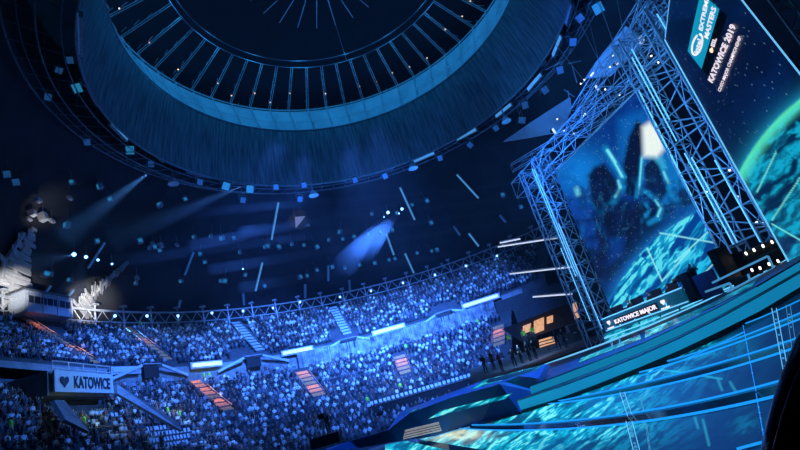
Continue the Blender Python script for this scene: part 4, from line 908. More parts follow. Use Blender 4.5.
# ---- LED apron
def br(px, py): return np.clip(smooth(720, 545, px)*1.1+.02+.35*np.exp(-((px-655)/50)**2-((py-372)/16)**2)+.45*np.exp(-((px-705)/35)**2-((py-348)/12)**2)+.2*np.exp(-((px-745)/12)**2-((py-425)/12)**2), 0, 1)*(1-.5*smooth(432, 446, py)*smooth(500, 560, px))
g = empty('led_apron', ap(640, 420)); tag(g, 'large sloping LED floor showing a cyan cloudy planet in front of the stage steps', 'LED floor', kind='structure')
ledf = attr_emit('apron_picture', 1.3, rough=.6)
# lit rails: each strip is a pair of glowing lines with a dark channel between
def poly(l, n=40):
    xs = np.array([p[0] for p in l], float); ys = np.array([p[1] for p in l], float); X_ = np.linspace(xs[0], xs[-1], n)
    k = len(l)-1; co_ = np.polyfit(xs, ys, min(k, 3)); return [(x, float(np.polyval(co_, x))) for x in X_]
pairs = [([(558, 402), (620, 389), (690, 372), (745, 357), (800, 338), (860, 316)], [(548, 405), (620, 394), (690, 381), (745, 365), (800, 347), (860, 326)]),
         ([(470, 426), (530, 423), (610, 418), (690, 405), (789, 379), (860, 358)], [(455, 429), (530, 430), (590, 429), (690, 416), (785, 395), (860, 375)]),
         ([(668, 362), (700, 352), (745, 337), (800, 314), (860, 288)], [(640, 373), (700, 356), (745, 341), (800, 320), (860, 296)])]
c00, c10, c11, c01 = ap(395, 475), ap(900, 475), ap(900, 225), ap(395, 405)
allv = []
# apron outline follows the barrier foot and the step foot
foot = [(380, 446), (432, 437), (480, 426), (522, 414)]+lipC[1:]
nu, nv = 460, 170
fx = np.linspace(385, 895, nu); fyt = np.interp(fx, [p[0] for p in foot], [p[1] for p in foot])-.4
PX = np.repeat(fx[None], nv, 0); T_ = np.linspace(0, 1, nv)[:, None]; PY = 480*(1-T_)+fyt[None]*T_
pts = np.zeros((nv, nu, 3))
for j in range(nv):
    for i in range(nu): pts[j, i] = ap(PX[j, i], PY[j, i])
col = paint_led(br, 14, 3.2, -.62)(PX, PY, 0, 0)
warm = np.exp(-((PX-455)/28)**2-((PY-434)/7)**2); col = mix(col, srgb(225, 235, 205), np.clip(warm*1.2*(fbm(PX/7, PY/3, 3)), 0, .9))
for x0, y0, x1, y1 in ((672, 371, 722, 379), (660, 370, 690, 373), (700, 350, 690, 359), (708, 345, 712, 341)):
    dx, dy = x1-x0, y1-y0; t = np.clip(((PX-x0)*dx+(PY-y0)*dy)/(dx*dx+dy*dy), 0, 1); d = np.hypot(PX-x0-t*dx, PY-y0-t*dy); col = mix(col, srgb(30, 170, 200), smooth(1.2, .3, d)*.7)
for x0, y0, x1, y1 in ((703, 420, 709, 445), (718, 380, 722, 390), (730, 382, 736, 392), (695, 418, 698, 428)):
    dx, dy = x1-x0, y1-y0; t = np.clip(((PX-x0)*dx+(PY-y0)*dy)/(dx*dx+dy*dy), 0, 1); d = np.hypot(PX-x0-t*dx, PY-y0-t*dy); col = mix(col, srgb(40, 150, 160), smooth(2.2, .3, d)*.55)
b = V(g.location); me = bpy.data.meshes.new('led_surface'); idx = np.arange(nu*nv).reshape(nv, nu)
f = np.stack([idx[:-1, :-1], idx[:-1, 1:], idx[1:, 1:], idx[1:, :-1]], -1).reshape(-1, 4)
me.from_pydata((pts.reshape(-1, 3)-np.array(b)).tolist(), [], f.tolist()); ca = me.color_attributes.new('picture', 'FLOAT_COLOR', 'POINT')
a = np.ones((nu*nv, 4)); a[:, :3] = col.reshape(-1, 3); ca.data.foreach_set('color', a.ravel()); me.materials.append(ledf)
o = bpy.data.objects.new('led_surface', me); COL.objects.link(o); o.parent = g
for lo_, hi_ in [(p[1], p[0]) for p in pairs]:
    A2_, B2_ = poly(lo_), poly(hi_)
    MB().slab([ap(x, y, .012) for x, y in A2_], [ap(x, y, .012) for x, y in B2_], V((0, 0, -.01))).build('dark_channel', M['gloss'], g)
    for L_ in (A2_, B2_):
        k_ = [ap(x, y, .02) for x, y in L_]; MB().path(k_, .019, 5, .019)  .build('light_line', M['bluetube'], g)
for l in ([(706, 338), (744, 325), (800, 301), (860, 270)], [(738, 451), (764, 444), (800, 436)], [(640, 392-15), (668, 367), (744, 333)]):
    MB().path([ap(x, y, .02) for x, y in poly(l, 20)], .014, 5).build('light_line', M['bluetube'], g)
MB().path([ap(x, y, .03) for x, y in poly([(425, 441), (438, 436.5), (470, 428)], 12)], .02, 5).build('light_line', M['paletube'], g)
MB().slab([ap(408, 441.5, .015), ap(470, 455, .015)], [ap(414, 438.8, .015), ap(486, 451, .015)], V((0, 0, -.01))).build('dark_channel', M['gloss'], g)
# glass balustrade posts standing on the apron, with small lights
def post(x0, y0, x1, y1, lab, m_, r_=.012, two=4):
    A = ap(x1, y1); B = at(x0, y0, (A.x**2+A.y**2)**.5/math.hypot(*ray(x0, y0)[:2])*1.0)
    g = empty('glass_post', A); tag(g, lab, 'post', 'lit posts of the glass balustrade on the LED floor')
    d_ = V(RT)*two*.008
    MB().tube(A-d_, B-d_, r_*.6, 5).build('upright', m_, g); MB().tube(A+d_, B+d_, r_*.6, 5).build('upright', m_, g)
    e = MB()
    for k in range(9):
        if rs.rand() < .7: MB().ball(A.lerp(B, (k+.5)/9), r_*1.9, 6).build('bead_light', M['paletube'], g)
post(743, 325, 756, 392, 'lit post with beads between the third and fourth rail lines, upper piece', M['bluetube'], .006, 0); post(756, 393, 765, 444, 'lit post with beads reaching the bottom right corner', M['bluetube'], .005, 0)
post(622, 392, 630, 416, 'double lit post left of centre on the LED floor, upper piece', M['tube'], .010, 5); post(629, 421, 637, 452, 'double lit post left of centre on the LED floor, lower piece', M['tube'], .009, 5)
post(774, 308, 787, 378, 'double lit post near the right edge of the LED floor', M['tube'], .008, 4); post(788, 305, 796, 362, 'double lit post nearest the right edge', M['paletube'], .007, 4)
post(640, 396, 644, 412, 'short faint post right of the double post', M['paletube'], .006, 1); post(646, 424, 650, 452, 'faint post right of the double post, lower piece', M['paletube'], .006, 1)
post(610, 336, 613, 349, 'pair of cyan posts on the deck below the desk sign', M['tube'], .01, 4); post(619, 337, 621, 350, 'thick pale post on the deck below the desk sign', M['paletube'], .02, 1)
# near glossy black rail at the bottom right corner
g = empty('black_rail', at(790, 400, 2.2)); tag(g, 'thick glossy black curved rail close to the camera, bottom right corner', 'rail')
MB().path([at(x, y, 2.2) for x, y in ((884, 280), (849, 318), (826, 352), (812, 385), (802, 415), (795, 445), (788, 480))], .085, 16).build('rail_tube', M['gloss'], g, smooth=True)
MB().path([at(x, y, 2.1) for x, y in ((826, 330), (811, 352), (797, 384), (786, 415), (777, 450), (767, 480))], .012, 10).build('edge_bead', M['gloss'], g, smooth=True)
# base blocks under stage so that it stands on the arena floor
bs = MB(); 
lo1 = [ap(x, y) for x, y in ((395, 470), (520, 470), (700, 470), (895, 470))]
bs.slab([V((p.x, p.y, FLOOR)) for p in lo1], [p-Z*.05 for p in lo1], (0, .2, 0)); struct(bs.build('stage_base', M['black']), 'black skirt under the front of the LED floor')
# ---- equipment under the right tower
g = empty('lamp_bar', at(757, 250, 30)); tag(g, 'black bar with four small white lamps under the right tower', 'lamp bar')
Q = [at(x, y, 30) for x, y in ((745, 258), (800, 232))]; MB().tube(Q[0], Q[1], .28, 8).build('bar', M['black'], g)
for x, y in ((746, 253.5), (754, 250), (763, 246), (772, 242), (752, 270), (760, 268), (769, 264), (778, 261)):
    MB().ball(at(x, y, 29.6), .05, 8, (1, 1, 1.8)).build('lamp_bulb', M['whitelamp'], g); MB().tube(at(x, y+2, 29.8), at(x+.6, y+6, 29.8), .12, 6).build('lamp_body', M['black'], g)
for i, (x, y, w_, h_) in enumerate(((736, 266, 1.0, 1.2), (746, 278, 1.1, .8), (724, 264, .5, 1.6), (765, 258, 1.2, 1.0), (787, 248, 1.5, .8))):
    P = at(x, y, 31+(0, 2.2, -1.6, 1.8, .2)[i]); g = empty('stage_monitor', P-Z*h_/2); tag(g, 'dark equipment box under the right tower, '+['left one', 'low middle one', 'narrow upright one by the screen corner', 'right one', 'rightmost long one'][i], 'equipment box')
    MB().box(P, w_, .8, h_, H, NRM).build('casing', M['black'], g); MB().box(P+NRM*.42, w_*.8, .04, h_*.7, H, NRM).build('grille', M['dark'], g)
g = empty('tower_railing', at(735, 290, 28)); tag(g, 'blue lit railing of thin bars at the foot of the right tower', 'railing')
e = MB()
for a, b in (((712, 283), (768, 256)), ((727, 292), (775, 268)), ((705, 292), (730, 283)), ((730, 283), (733, 296)), ((748, 274), (752, 288)), ((768, 256), (776, 274)), ((733, 296), (780, 272))): e.tube(at(*a, 28), at(*b, 28), .05, 5)
e.build('bars', M['paletube'], g)
# ================================================================== RIGGING AND LAMPS IN THE HALL
def flood(loc, s, m_, label, group, tilt):
    g = empty('flood_lamp', loc); tag(g, label, 'lamp', group)
    d = -V(loc).normalized(); d = (d+V((0, 0, tilt))).normalized(); x = d.cross(Z).normalized(); y = x.cross(d)
    a = rs.randn()*.3; x, y = x*math.cos(a)+y*math.sin(a), y*math.cos(a)-x*math.sin(a)
    MB().box(V(loc), s, s*.5, s*1.1, x, d, y).build('housing', M['black'], g)
    MB().box(V(loc)+d*s*.27, s*.82, s*.05, s*.9, x, d, y).build('lens', m_, g)
    e = MB(); e.tube(V(loc)-x*s*.58, V(loc)-x*s*.58+Z*s*.9, s*.05, 4); e.tube(V(loc)+x*s*.58, V(loc)+x*s*.58+Z*s*.9, s*.05, 4); e.tube(V(loc)-x*s*.58+Z*s*.9, V(loc)+x*s*.58+Z*s*.9, s*.05, 4); e.tube(V(loc)+Z*s*.9, V(loc)+Z*s*2.2, s*.04, 4)
    e.build('yoke', M['steel'], g); return g
FL = [(77, 88, 1), (48, 97, 0), (108, 133, 1), (130, 150, 1), (87, 142, 0), (151, 164, 0), (200, 182, 0), (226, 186, 1), (250, 189, 1), (276, 187, 0), (304, 185, 0), (300, 199, 0), (243, 200, 0), (355, 180, 0), (385, 176, 0), (440, 158, 0), (470, 145, 0), (525, 105, 0), (522, 120, 0), (560, 70, 0), (573, 42, 0), (580, 18, 0), (598, 8, 1), (545, 90, 0), (496, 128, 0), (7, 174, 0), (16, 182, 0), (92, 112, 0), (70, 60, 0), (59, 70, 0)]
for i, (x, y, b_) in enumerate(FL):
    P = at(x, y, 86 if x < 500 else 70) if x > 90 else onroof(x, y, 2.6); q_ = P.length/86 if x < 90 else 1
    side = 'left of the drum' if x < 140 else 'below the drum' if x < 420 else 'right of the drum'
    flood(P, (1.35 if b_ else 1.0)*q_, M['lens'] if b_ else M['dimlens'], ('bright' if b_ else 'dim')+' square flood lamp on the catwalk '+side, ('bright' if b_ else 'dim')+' flood lamps '+side, -.1)
for x, y in ((173, 180), (313, 192), (412, 165), (92-12, 81), (505, 118), (540, 60)):
    P = at(x, y, 85); g = empty('bell_speaker', P); tag(g, 'small pale bell shaped lamp under the drum edge', 'lamp', 'bell lamps under the drum edge')
    MB().tube(P+Z*.3, P-Z*.7, .25, 10, .85).build('bell', M['sail'], g); MB().tube(P+Z*.3, P+Z*1.8, .12, 6).build('stem', M['steel'], g)
STR = [(79, 14, 80, 52), (87, 80, 98, 101), (111, 121, 127, 137), (146, 143-2, 163, 158), (188, 168+1, 211, 175), (233, 180, 255, 182), (279, 182.5, 301, 183.5), (324, 180, 346, 177.5), (370, 172, 392, 166), (414, 160, 434, 151.5), (457, 138, 476, 128), (496, 115, 511, 103), (528, 90-2, 541, 73), (553, 54, 561, 35), (566, 22, 571, 2)]
for i, (x0, y0, x1, y1) in enumerate(STR):
    A, B = at(x0, y0+2, 82), at(x1, y1+2, 82); A = oncyl(x0, y0+1.5, 30.2); B = oncyl(x1, y1+1.5, 30.2)
    if abs(A.z-42) > 3 or abs(B.z-42) > 3:
        th0_, th1_ = -PI*.5+.28*i, 0
        A = onplane(x0, y0+1, (0, 0, 41.4), (0, 0, 1)); B = onplane(x1, y1+1, (0, 0, 41.4), (0, 0, 1))
    g = empty('strip_lamp', (A+B)/2); tag(g, 'pale strip lamp on the drum rim, '+('%s of the bottom of the ring' % ('left' if i < 6 else 'right') if i not in (6,) else 'at the bottom of the ring'), 'strip lamp', 'strip lamps on the drum rim '+('left' if i < 6 else 'right' if i > 6 else 'bottom'))
    X = (B-A).normalized(); Yd = X.cross(Z).normalized(); Yd = Yd if Yd.dot(A) > 0 else -Yd; Zd = X.cross(Yd); MB().box((A+B)/2+Yd*.15, (B-A).length+.3, .35, .75, X, Yd).build('casing', M['steel'], g)
    MB().box((A+B)/2-Yd*.08, (B-A).length, .1, .5, X, Yd).build('diffuser', M['paletube'] if 2 <= i <= 13 else M['dimlens'], g)
# radial ceiling lights
RL = [(278, 202, 271, 240), (262, 262, 255, 291), (193, 252, 184, 275), (104, 242, 87, 268), (400, 187, 415, 220), (386, 233, 394, 255), (405, 253, 414, 273), (457, 174, 479, 198), (454, 226, 460, 235), (469, 233, 479, 246), (328, 265, 328, 281), (349, 280, 350, 292), (305, 290-6, 305, 298), (243, 293, 244, 305), (50, 285, 44, 293), (73, 289, 68, 296), (500, 215, 506, 222), (466, 270-6, 470, 272), (180, 300, 178, 308), (441, 263, 445, 268)]
for i, (x0, y0, x1, y1) in enumerate(RL):
    A, B = onroof(x0, y0), onroof(x1, y1); X = (B-A).normalized(); Yd = X.cross(Z).normalized()
    g = empty('ceiling_strip_light', (A+B)/2); L_ = (B-A).length
    tag(g, ('long' if i in (0, 1, 2, 4, 7) else 'short')+' faint radial strip light on the dark ceiling, '+('left of the hanging triangle' if x0 < 290 else 'right of the hanging triangle'), 'strip light', 'radial ceiling strips '+('long' if i in (0, 1, 2, 4, 7) else 'short')+(' left' if x0 < 290 else ' right'))
    Nn = X.cross(Yd); MB().box((A+B)/2, L_, .55, .3, X, Yd, Nn).build('casing', M['steel'], g); w_ = .3
    MB().box((A+B)/2-Nn*(.2 if Nn.z > 0 else -.2), L_*.97, w_, .12, X, Yd, Nn).build('diffuser', M['paletube'] if i in (0, 1, 4, 5, 6, 7, 9) else M['dimlens'], g)
# small hanging lamps
g0 = None
HL = [(140, 241), (194, 237), (211, 236), (222, 238), (234, 238), (265, 247), (279, 247), (292, 244), (304, 245), (317, 247), (329, 240), (343, 239), (354, 237), (368, 234), (380, 232), (392, 230), (200, 254), (240, 252), (300, 277), (307, 276), (317, 270), (332, 267), (345, 268), (360, 265), (375, 263), (389, 260), (395, 259), (431, 223), (432, 251), (417, 253), (437, 250), (181, 281), (221, 281), (225, 281), (136, 283), (265, 286), (45, 274), (50, 274), (70, 280), (67, 225), (110, 199), (185, 199), (100, 186), (72, 182), (97, 241), (160, 205), (150, 248), (160, 250), (340, 232), (397, 213), (155, 247), (268, 246), (245, 275), (205, 262), (427, 201), (372, 214), (412, 205), (503, 195), (521, 207)]
for i, (x, y) in enumerate(HL):
    P = onroof(x, y, 2.5); s_ = .55 if i % 3 else .7
    if i == 0:
        g = empty('hanging_lamp', (0, 0, 0)); MB().box((0, 0, 0), 1, .8, 1.1).build('head', M['silver'], g); MB().box((0, -.45, -.1), .7, .1, .7).build('lens', M['lens'], g)
        e = MB(); e.tube((-.6, 0, 0), (-.6, 0, .9), .06, 4); e.tube((.6, 0, 0), (.6, 0, .9), .06, 4); e.tube((-.6, 0, .9), (.6, 0, .9), .06, 4); e.tube((0, 0, .9), (0, 0, 3.4), .05, 4); e.build('yoke', M['steel'], g); g0 = g
    else: g = copy_tree(g0)
    g.location = P; g.scale = (s_*1.1,)*3; g.rotation_euler = (rs.randn()*.2, rs.randn()*.2, rs.randn()*.5)
    z_ = 'left half' if x < 240 else 'middle' if x < 350 else 'right half'; tier_ = 'upper row near the drum' if y < 228 else 'middle row' if y < 258 else 'lowest row above the truss'
    tag(g, 'small pale lamp hanging under the dark roof, %s, %s' % (tier_, z_), 'lamp', 'hanging lamps, %s, %s' % (tier_, z_))
for i, (x, y, s_) in enumerate(((388, 212.5, 1.), (402, 209, .9), (399, 213.5, .5), (74, 254.5, .9), (86, 257, .75), (98, 260, .6), (112, 264, .5), (243, 269, .45), (384, 217, .4))):
    P = onroof(x, y, 3.); g = empty('moving_head', P); tag(g, 'glowing blue moving head lamp '+['brightest, in the pair right of centre', 'second of the bright pair right of centre', 'small one just right of the bright pair', 'largest of the left cluster', 'second largest of the left cluster', 'third of the left cluster', 'rightmost of the left cluster', 'alone above the truss left of centre', 'small one left of the bright pair'][i], 'lamp')
    d = -P.normalized(); MB().ball(P, .32*s_, 10).build('lens', M['hot'], g); MB().tube(P-d*.1, P-d*1.0*s_, .4*s_, 10).build('head', M['black'], g); MB().tube(P-d*.6*s_, P-d*.6*s_+Z*1.8, .08, 5).build('arm', M['steel'], g)
# lamps on the rim truss shining on the last rows
RLP = [(115, 316), (147, 316), (178, 316), (212, 313), (243, 311), (273, 308), (300, 302), (340, 297), (371, 291), (403, 283), (435, 275), (466, 266), (497, 256)]
for i, (x, y) in enumerate(RLP):
    P = onst(x, y, 47.6); g = empty('truss_lamp', P); tag(g, 'small bright blue-white lamp on the rim truss shining on the top rows', 'lamp', 'lamps on the rim truss')
    MB().ball(P, .22, 8).build('bulb', M['hot'], g); MB().box(P+Z*.3, .5, .5, .25).build('hood', M['steel'], g)
    t = stheta(P); lamp('SPOT', P-V((math.sin(t), math.cos(t), 0))*1.2+Z*.4, polar(t, 43.0, 18.5), (.12, .40, 1), 2600, 95, .8, .3)
# white lit radial baffles at the left
def baffle(cpts, label, nsl):
    g = empty('roof_baffle', onroof(*cpts[0][:2], .8)); tag(g, label, 'baffle')
    P = [onroof(x, y, .9) for x, y, w in [(c[0], c[1], 0) for c in cpts]]; W_ = [c[2] for c in cpts]
    MB().path(P, .3, 6).build('beam', M['white'], g)
    for k in range(nsl):
        s_ = k/(nsl-1)*(len(P)-1); i = min(int(s_), len(P)-2); f_ = s_-i; c = P[i].lerp(P[i+1], f_); w_ = W_[i]*(1-f_)+W_[i+1]*f_
        X = (P[i+1]-P[i]).normalized(); S = X.cross(Z).normalized(); a = .35*rs.randn()*.4
        MB().box(c-Z*(.5*rs.rand())+S*rs.randn()*.3, w_*(.6+.6*rs.rand()), .2, .25+.35*rs.rand(), (S+X*.35).normalized(), X).build('slat', M['white'], g)
    return P
def onroof3(c): return (c[0], c[1], c[2])
b1 = baffle([(8, 306, 5.0), (13, 277, 3.8), (22, 252, 2.2), (33, 228, .9)], 'bright white lit radial roof baffle at the far left edge', 34)
b2 = baffle([(82, 309, 6.0), (92, 296, 4.8), (108, 279, 2.8), (128, 262, .8)], 'bright white lit radial roof baffle right of the press cabin', 34)
b3 = baffle([(0, 285, 2.0), (4, 262, 1.5), (14, 248, 1.2), (24, 232, 1.)], 'narrow white lit roof baffle beside the far left one', 14)
for P_, w_ in ((b1, .6), (b2, 1.3)):
    c = (P_[0]+P_[1])/2; s = c*.84; s.z = c.z-5
    lamp('SPOT', s, c, (1, .96, .92), 11000*w_, 34, 1., .3)
for i, (x, y, w_) in enumerate(((43, 217, .9), (33, 213, .6), (38, 200, .5), (52, 221, .4), (29, 219, .3), (70, 198, .4), (161, 245, .6), (153, 244, .5), (177, 245, .4), (137, 278, .45))):
    P = onroof(x, y, 2.0); g = empty('speaker_cluster', P); tag(g, 'small white lit speaker under the roof, '+('by the far left baffle' if x < 100 else 'left of the centre'), 'speaker', 'white lit speakers '+('far left' if x < 100 else 'left of centre'))
    MB().box(P, w_*1.0, .7, w_*1.4, (.9, .2, .3), (0, 1, 0), (-.3, 0, .9)).build('cabinet', M['white'], g); MB().tube(P, P+Z*1.7, .05, 4).build('cable', M['steel'], g)
lamp('SPOT', onroof(48, 235, 9), onroof(44, 214, 2), (1, .95, .9), 420, 60, .9, .3)
# hanging triangle
P = [onroof(x, y, 3.) for x, y in ((295, 217), (305, 216), (295.5, 228))]; g = empty('hanging_triangle', P[0]); tag(g, 'small white triangular sail hanging under the roof near the centre', 'sail')
MB().add(P+[p+V((0, .25, 0)) for p in P], [(0, 1, 2), (5, 4, 3), (0, 3, 4, 1), (1, 4, 5, 2), (2, 5, 3, 0)]).build('cloth', M['white'], g)
P2 = [onroof(x, y, 3.) for x, y in ((305, 226), (309, 223), (310, 226))]; MB().add(P2+[p+V((0, .25, 0)) for p in P2], [(0, 1, 2), (5, 4, 3), (0, 3, 4, 1), (1, 4, 5, 2), (2, 5, 3, 0)]).build('flap', M['white'], g)
MB().tube(P[0], P[0]+Z*2.5, .04, 4).build('cable', M['steel'], g)
lamp('SPOT', P[0]-V((0, 9, 5)), P[0]-Z*.8, (1, .92, .85), 900, 20, .4, .1)
# white tubes right of the stands
for i, (x0, y0, x1, y1) in enumerate(((498, 247, 557, 238), (510, 274, 572, 267), (533, 297, 572, 294), (500, 243, 520, 239))):
    A, B = at(x0, y0, 74), at(x1, y1, 66); g = empty('light_tube', (A+B)/2); tag(g, 'long thin white lit tube left of the left tower, '+['topmost long one', 'middle one', 'lowest one', 'short topmost one'][i], 'light tube')
    MB().tube(A, B, .09, 6).build('tube', M['whiteslit'], g); MB().tube(A+Z*.2, B+Z*.2, .1, 4).build('holder', M['steel'], g)
# fabric sails right of the drum
def sail(lo, up, d, lab):
    a = [at(x, y, d) for x, y in lo]; b = [at(x, y, d) for x, y in up]; g = MB().slab(a, b, (0, .2, .1)).build('ceiling_sail', M['sail']); tag(g, lab, 'sail')
sail([(504, 142), (530, 138), (562, 132), (572, 108)], [(504, 141), (530, 123), (553, 108), (570, 97)], 62, 'lower blue lit fabric sail right of the drum')
sail([(588, 78), (611, 76), (630, 56), (643, 41)], [(582, 84), (596, 62), (612, 42), (626, 26)], 58, 'upper blue lit fabric sail right of the drum')
g = empty('rear_lattice', at(790, 10, 34)); tag(g, 'dim blue lattice truss behind the right edge of the side screen', 'truss'); e = MB(); truss(e, at(750, -40, 36), at(850, 95, 30), NRM, Z, 1.5, 1.5, 1.8, .05); truss(e, at(770, -60, 38), at(880, 60, 34), NRM, Z, 1.5, 1.5, 1.8, .05); e.build('lattice', M['alu'], g)
g = empty('ring_lamp', at(641, 40, 54)); tag(g, 'small glowing ring lamp on the upper blue sail', 'lamp'); MB().path([at(641+2.4*math.cos(a), 40+3.2*math.sin(a), 54) for a in np.linspace(0, 2*PI, 17)], .11, 5).build('ring', M['whiteslit'], g); MB().ball(at(641, 40, 54.3), .2, 6).build('hub', M['black'], g)
for i, (x, y) in enumerate(((617.5, 64), (597, 88), (554, 131))):
    A, B = at(x-1.6, y-2.4, 54), at(x+1.6, y+2.4, 54); g = empty('short_tube_lamp', A); tag(g, 'short cyan glowing tube lamp on the blue sails, '+['top one', 'middle one', 'lowest one'][i], 'lamp'); MB().tube(A, B, .11, 6).build('tube', M['whiteslit'], g); MB().box((A+B)/2+V((0, .3, .2)), .4, .3, .3).build('bracket', M['black'], g)
# rig pieces around the sails
g = empty('rear_rig', at(560, 110, 60)); tag(g, 'dark rig of bars and chains between the drum and the screen top', 'rigging'); e = MB()
for a in (((512, 168), (655, 84)), ((560, 130), (660, 62)), ((648, 10), (670, 60))): truss(e, at(*a[0], 57), at(*a[1], 52), (0, 1, 0), Z, .7, .8, 2.6, .035)
for k in range(12): x = 560+rs.rand()*105; y = 60+rs.rand()*70; e.tube(at(x, y, 56), at(x+rs.randn()*14, y+rs.randn()*14, 54), .05, 4)
e.build('bars', M['alu'], g)
# ================================================================== BARRIER PEOPLE IN FRONT: low wall between stand and stage
zr = [z_ for r_, z_ in LOR if r_ <= 25.1][-1]
rl = [spol(-.45+.83*k/40, 24.9, zr+1.5) for k in range(41)]
g = empty('crowd_barrier', rl[20]); tag(g, 'dark crowd barrier with a top rail across the low rows beside the stage', 'barrier')
MB().slab([p-Z*1.1 for p in rl], rl, (0, .08, 0)).build('panel', M['black'], g); MB().path([p+Z*.05 for p in rl], .07, 5).build('top_rail', M['black'], g)
# camera man on a platform bottom centre
P = at(327, 440, 45); g = empty('camera_platform', P); tag(g, 'small dark camera platform with a tripod camera at the foot of the stand', 'platform')
MB().box(P, 2.4, 1.6, .8).build('riser', M['black'], g); MB().box(P+Z*1.9, .5, .8, .4).build('camera_body', M['black'], g)
for a in (0, 2.1, 4.2): MB().tube(P+Z*1.7, P+Z*.4+V((math.cos(a), math.sin(a), 0))*.5, .04, 5).build('tripod_leg', M['steel'], g)
person(OPR, P+Z*.4+V((.1, .75, 0)), .3, 'camera operator on the small platform at the foot of the stand')
# ================================================================== LIGHTING
B1 = (.05, .205, 1.0); B2 = (.05, .30, 1.0)
for th_, r_, z_, tth, tr, tz, pw, sz in ((-1.15, 12, 39, -1.25, 38, 10, 135000, 60), (-1.5, 8, 30, -1.75, 33, 5, 26000, 80), (-.75, 14, 39, -.62, 40, 13, 195000, 62), (-.25, 12, 39, -.18, 38, 11, 235000, 60), (.2, 8, 39, .12, 36, 11, 170000, 58),
        (-.4, 5, 38, -.42, 29, 4, 95000, 60), (.1, 5, 36, -.05, 28, 4, 95000, 60)):
    lamp('SPOT', polar(th_, r_, z_), polar(tth, tr, tz), B1, pw, sz, .8, 1.2)
# unseen blue lamps added to wash the drum, ribs and window band
for k in range(14): th_ = -2.0+k*.29; lamp('SPOT', polar(th_, 21, 33.5), polar(th_, 29.9, 43), (.03, .24, 1), 220 if th_ < -1.2 or th_ > .35 else 1100, 110, 1., .8)
lamp('POINT', V((CX, CY, 53)), None, (.02, .28, 1), 3000, rad=2)
for k in range(16): lamp('SPOT', polar(2*PI*k/16, 18.5, 61.5), polar(2*PI*k/16, 29, 56.2), (.02, .36, .95), 1150, 125, .8, .3)
for th_ in (): lamp('SPOT', polar(th_+PI, 4, 50), polar(th_, 29, 56), (.015, .33, .9), 1500, 42, .9, 1.)
# front light on the stage side trusses and sails
lamp('SPOT', V((-6, 26, 10)), sp(6, 14), (.06, .30, 1), 21000, 75, .8, 1.)
lamp('SPOT', V((4, 22, 6)), sp(-3, 12), (.06, .36, 1), 12000, 60, .8, 1.)
lamp('SPOT', V((2, 40, 6)), at(600, 70, 58), (.02, .2, 1), 42000, 40, .8, 1.)
lamp('SPOT', V((8, 24, 12)), at(520, 390, 20), (.03, .24, 1), 15000, 90, .8, 1.)
# beams crossing the haze, coming from the rig on the right
BM = [((545, 175), (190, 246), 56, .6), ((548, 193), (240, 232), 56, .6), ((556, 214), (210, 270), 56, .7), ((560, 238), (240, 288), 58, .9), ((552, 205), (110, 262), 56, .6), ((545, 182), (90, 222), 56, .5), ((650, 50), (430, 84), 50, .22)]
beam_m = bpy.data.materials.new('beam_haze'); beam_m.use_nodes = True; N_ = beam_m.node_tree.nodes; N_.clear(); o_ = N_.new('ShaderNodeOutputMaterial'); v_ = N_.new('ShaderNodeVolumeScatter')
v_.inputs['Color'].default_value = (.8, .88, 1, 1); v_.inputs['Anisotropy'].default_value = .1
tc = N_.new('ShaderNodeTexCoord'); nz = N_.new('ShaderNodeTexNoise'); nz.inputs['Scale'].default_value = .25; mr = N_.new('ShaderNodeMapRange'); mr.inputs['From Min'].default_value = .3; mr.inputs['From Max'].default_value = .7; mr.inputs['To Min'].default_value = .018; mr.inputs['To Max'].default_value = .034
L_ = beam_m.node_tree.links; L_.new(tc.outputs['Object'], nz.inputs['Vector']); L_.new(nz.outputs['Fac'], mr.inputs['Value']); L_.new(mr.outputs[0], v_.inputs['Density']); L_.new(v_.outputs[0], o_.inputs['Volume'])
def beam(A, B, pw, r0_, r1_, label, grp):
    A, B = V(A), V(B); L = (B-A).length; ang = math.degrees(2*math.atan(r1_/L))
    q = MB().tube(A+(B-A).normalized()*.6, B, r0_, 10, r1_).build('light_beam', beam_m, base=A); tag(q, label, 'light beam', grp, 'stuff')  # cone of denser haze added so that the beam shows
    lamp('SPOT', A, B, (.10, .36, 1), pw, ang*1.02, 1., .1)
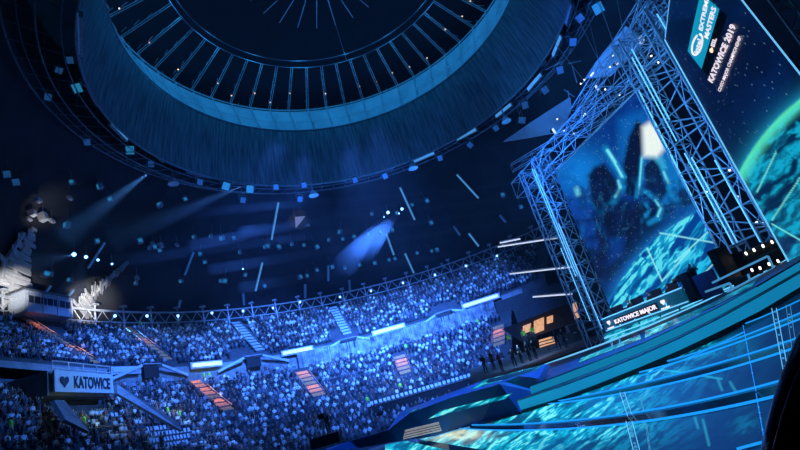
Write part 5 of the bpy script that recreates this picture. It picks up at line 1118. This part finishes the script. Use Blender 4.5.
for i, ((x0, y0), (x1, y1), d0, w_) in enumerate(BM):
    beam(at(x0, y0, d0), at(x1, y1, 70), 26000*w_, .12, .85, 'soft blue light beam crossing the haze from the stage rig towards the left, '+('under the roof' if y1 > 200 else 'in front of the drum'), 'light beams from the stage rig '+('under the roof' if y1 > 200 else 'in front of the drum'))
for i, (x0, y0, x1, y1, pw) in enumerate(((388, 212, 345, 265, 1), (402, 209, 365, 250, .8), (74, 254, 12, 268, 1.2), (150, 172, 62, 238, 1.), (245, 185, 110, 240, .8), (86, 257, 70, 300, .5))):
    beam(onroof(x0, y0, 3.6) if y0 > 190 else at(x0, y0, 76), at(x1, y1, 70), 2200*pw if y0 > 190 else 20000*pw, .2, 1.9, ['short blue glow below the brightest moving head', 'short blue glow below the second moving head', 'blue beam from the left lamp cluster to the left edge', 'wide dim beam falling left from the drum edge, upper one', 'wide dim beam falling left from the drum edge, lower one', 'faint glow under the left lamp cluster'][i], None)
# thin haze in the air
hz = MB().box((CX, 51, 21), 100, 106, 48).build('haze', None)
hz.data.materials.clear()
hm = bpy.data.materials.new('thin_haze'); hm.use_nodes = True; N_ = hm.node_tree.nodes; N_.clear(); out = N_.new('ShaderNodeOutputMaterial'); vs_ = N_.new('ShaderNodeVolumeScatter')
vs_.inputs['Density'].default_value = .0005; vs_.inputs['Anisotropy'].default_value = .25; vs_.inputs['Color'].default_value = (.75, .85, 1, 1)
hm.node_tree.links.new(vs_.outputs[0], out.inputs['Volume']); hz.data.materials.append(hm)
tag(hz, 'thin blue haze hanging in the air of the hall', 'haze', kind='stuff')
w = bpy.data.worlds.new('world'); SC.world = w; w.use_nodes = True; w.node_tree.nodes['Background'].inputs[0].default_value = (.05, .2, 1, 1); w.node_tree.nodes['Background'].inputs[1].default_value = 0.0
SC.cycles.use_denoising = True; SC.cycles.max_bounces = 4; SC.cycles.diffuse_bounces = 2; SC.cycles.glossy_bounces = 2; SC.cycles.volume_bounces = 0; SC.cycles.sample_clamp_indirect = 3
# frame-independent details: pictures built in world space under an Empty keep their place
bpy.context.view_layer.update()
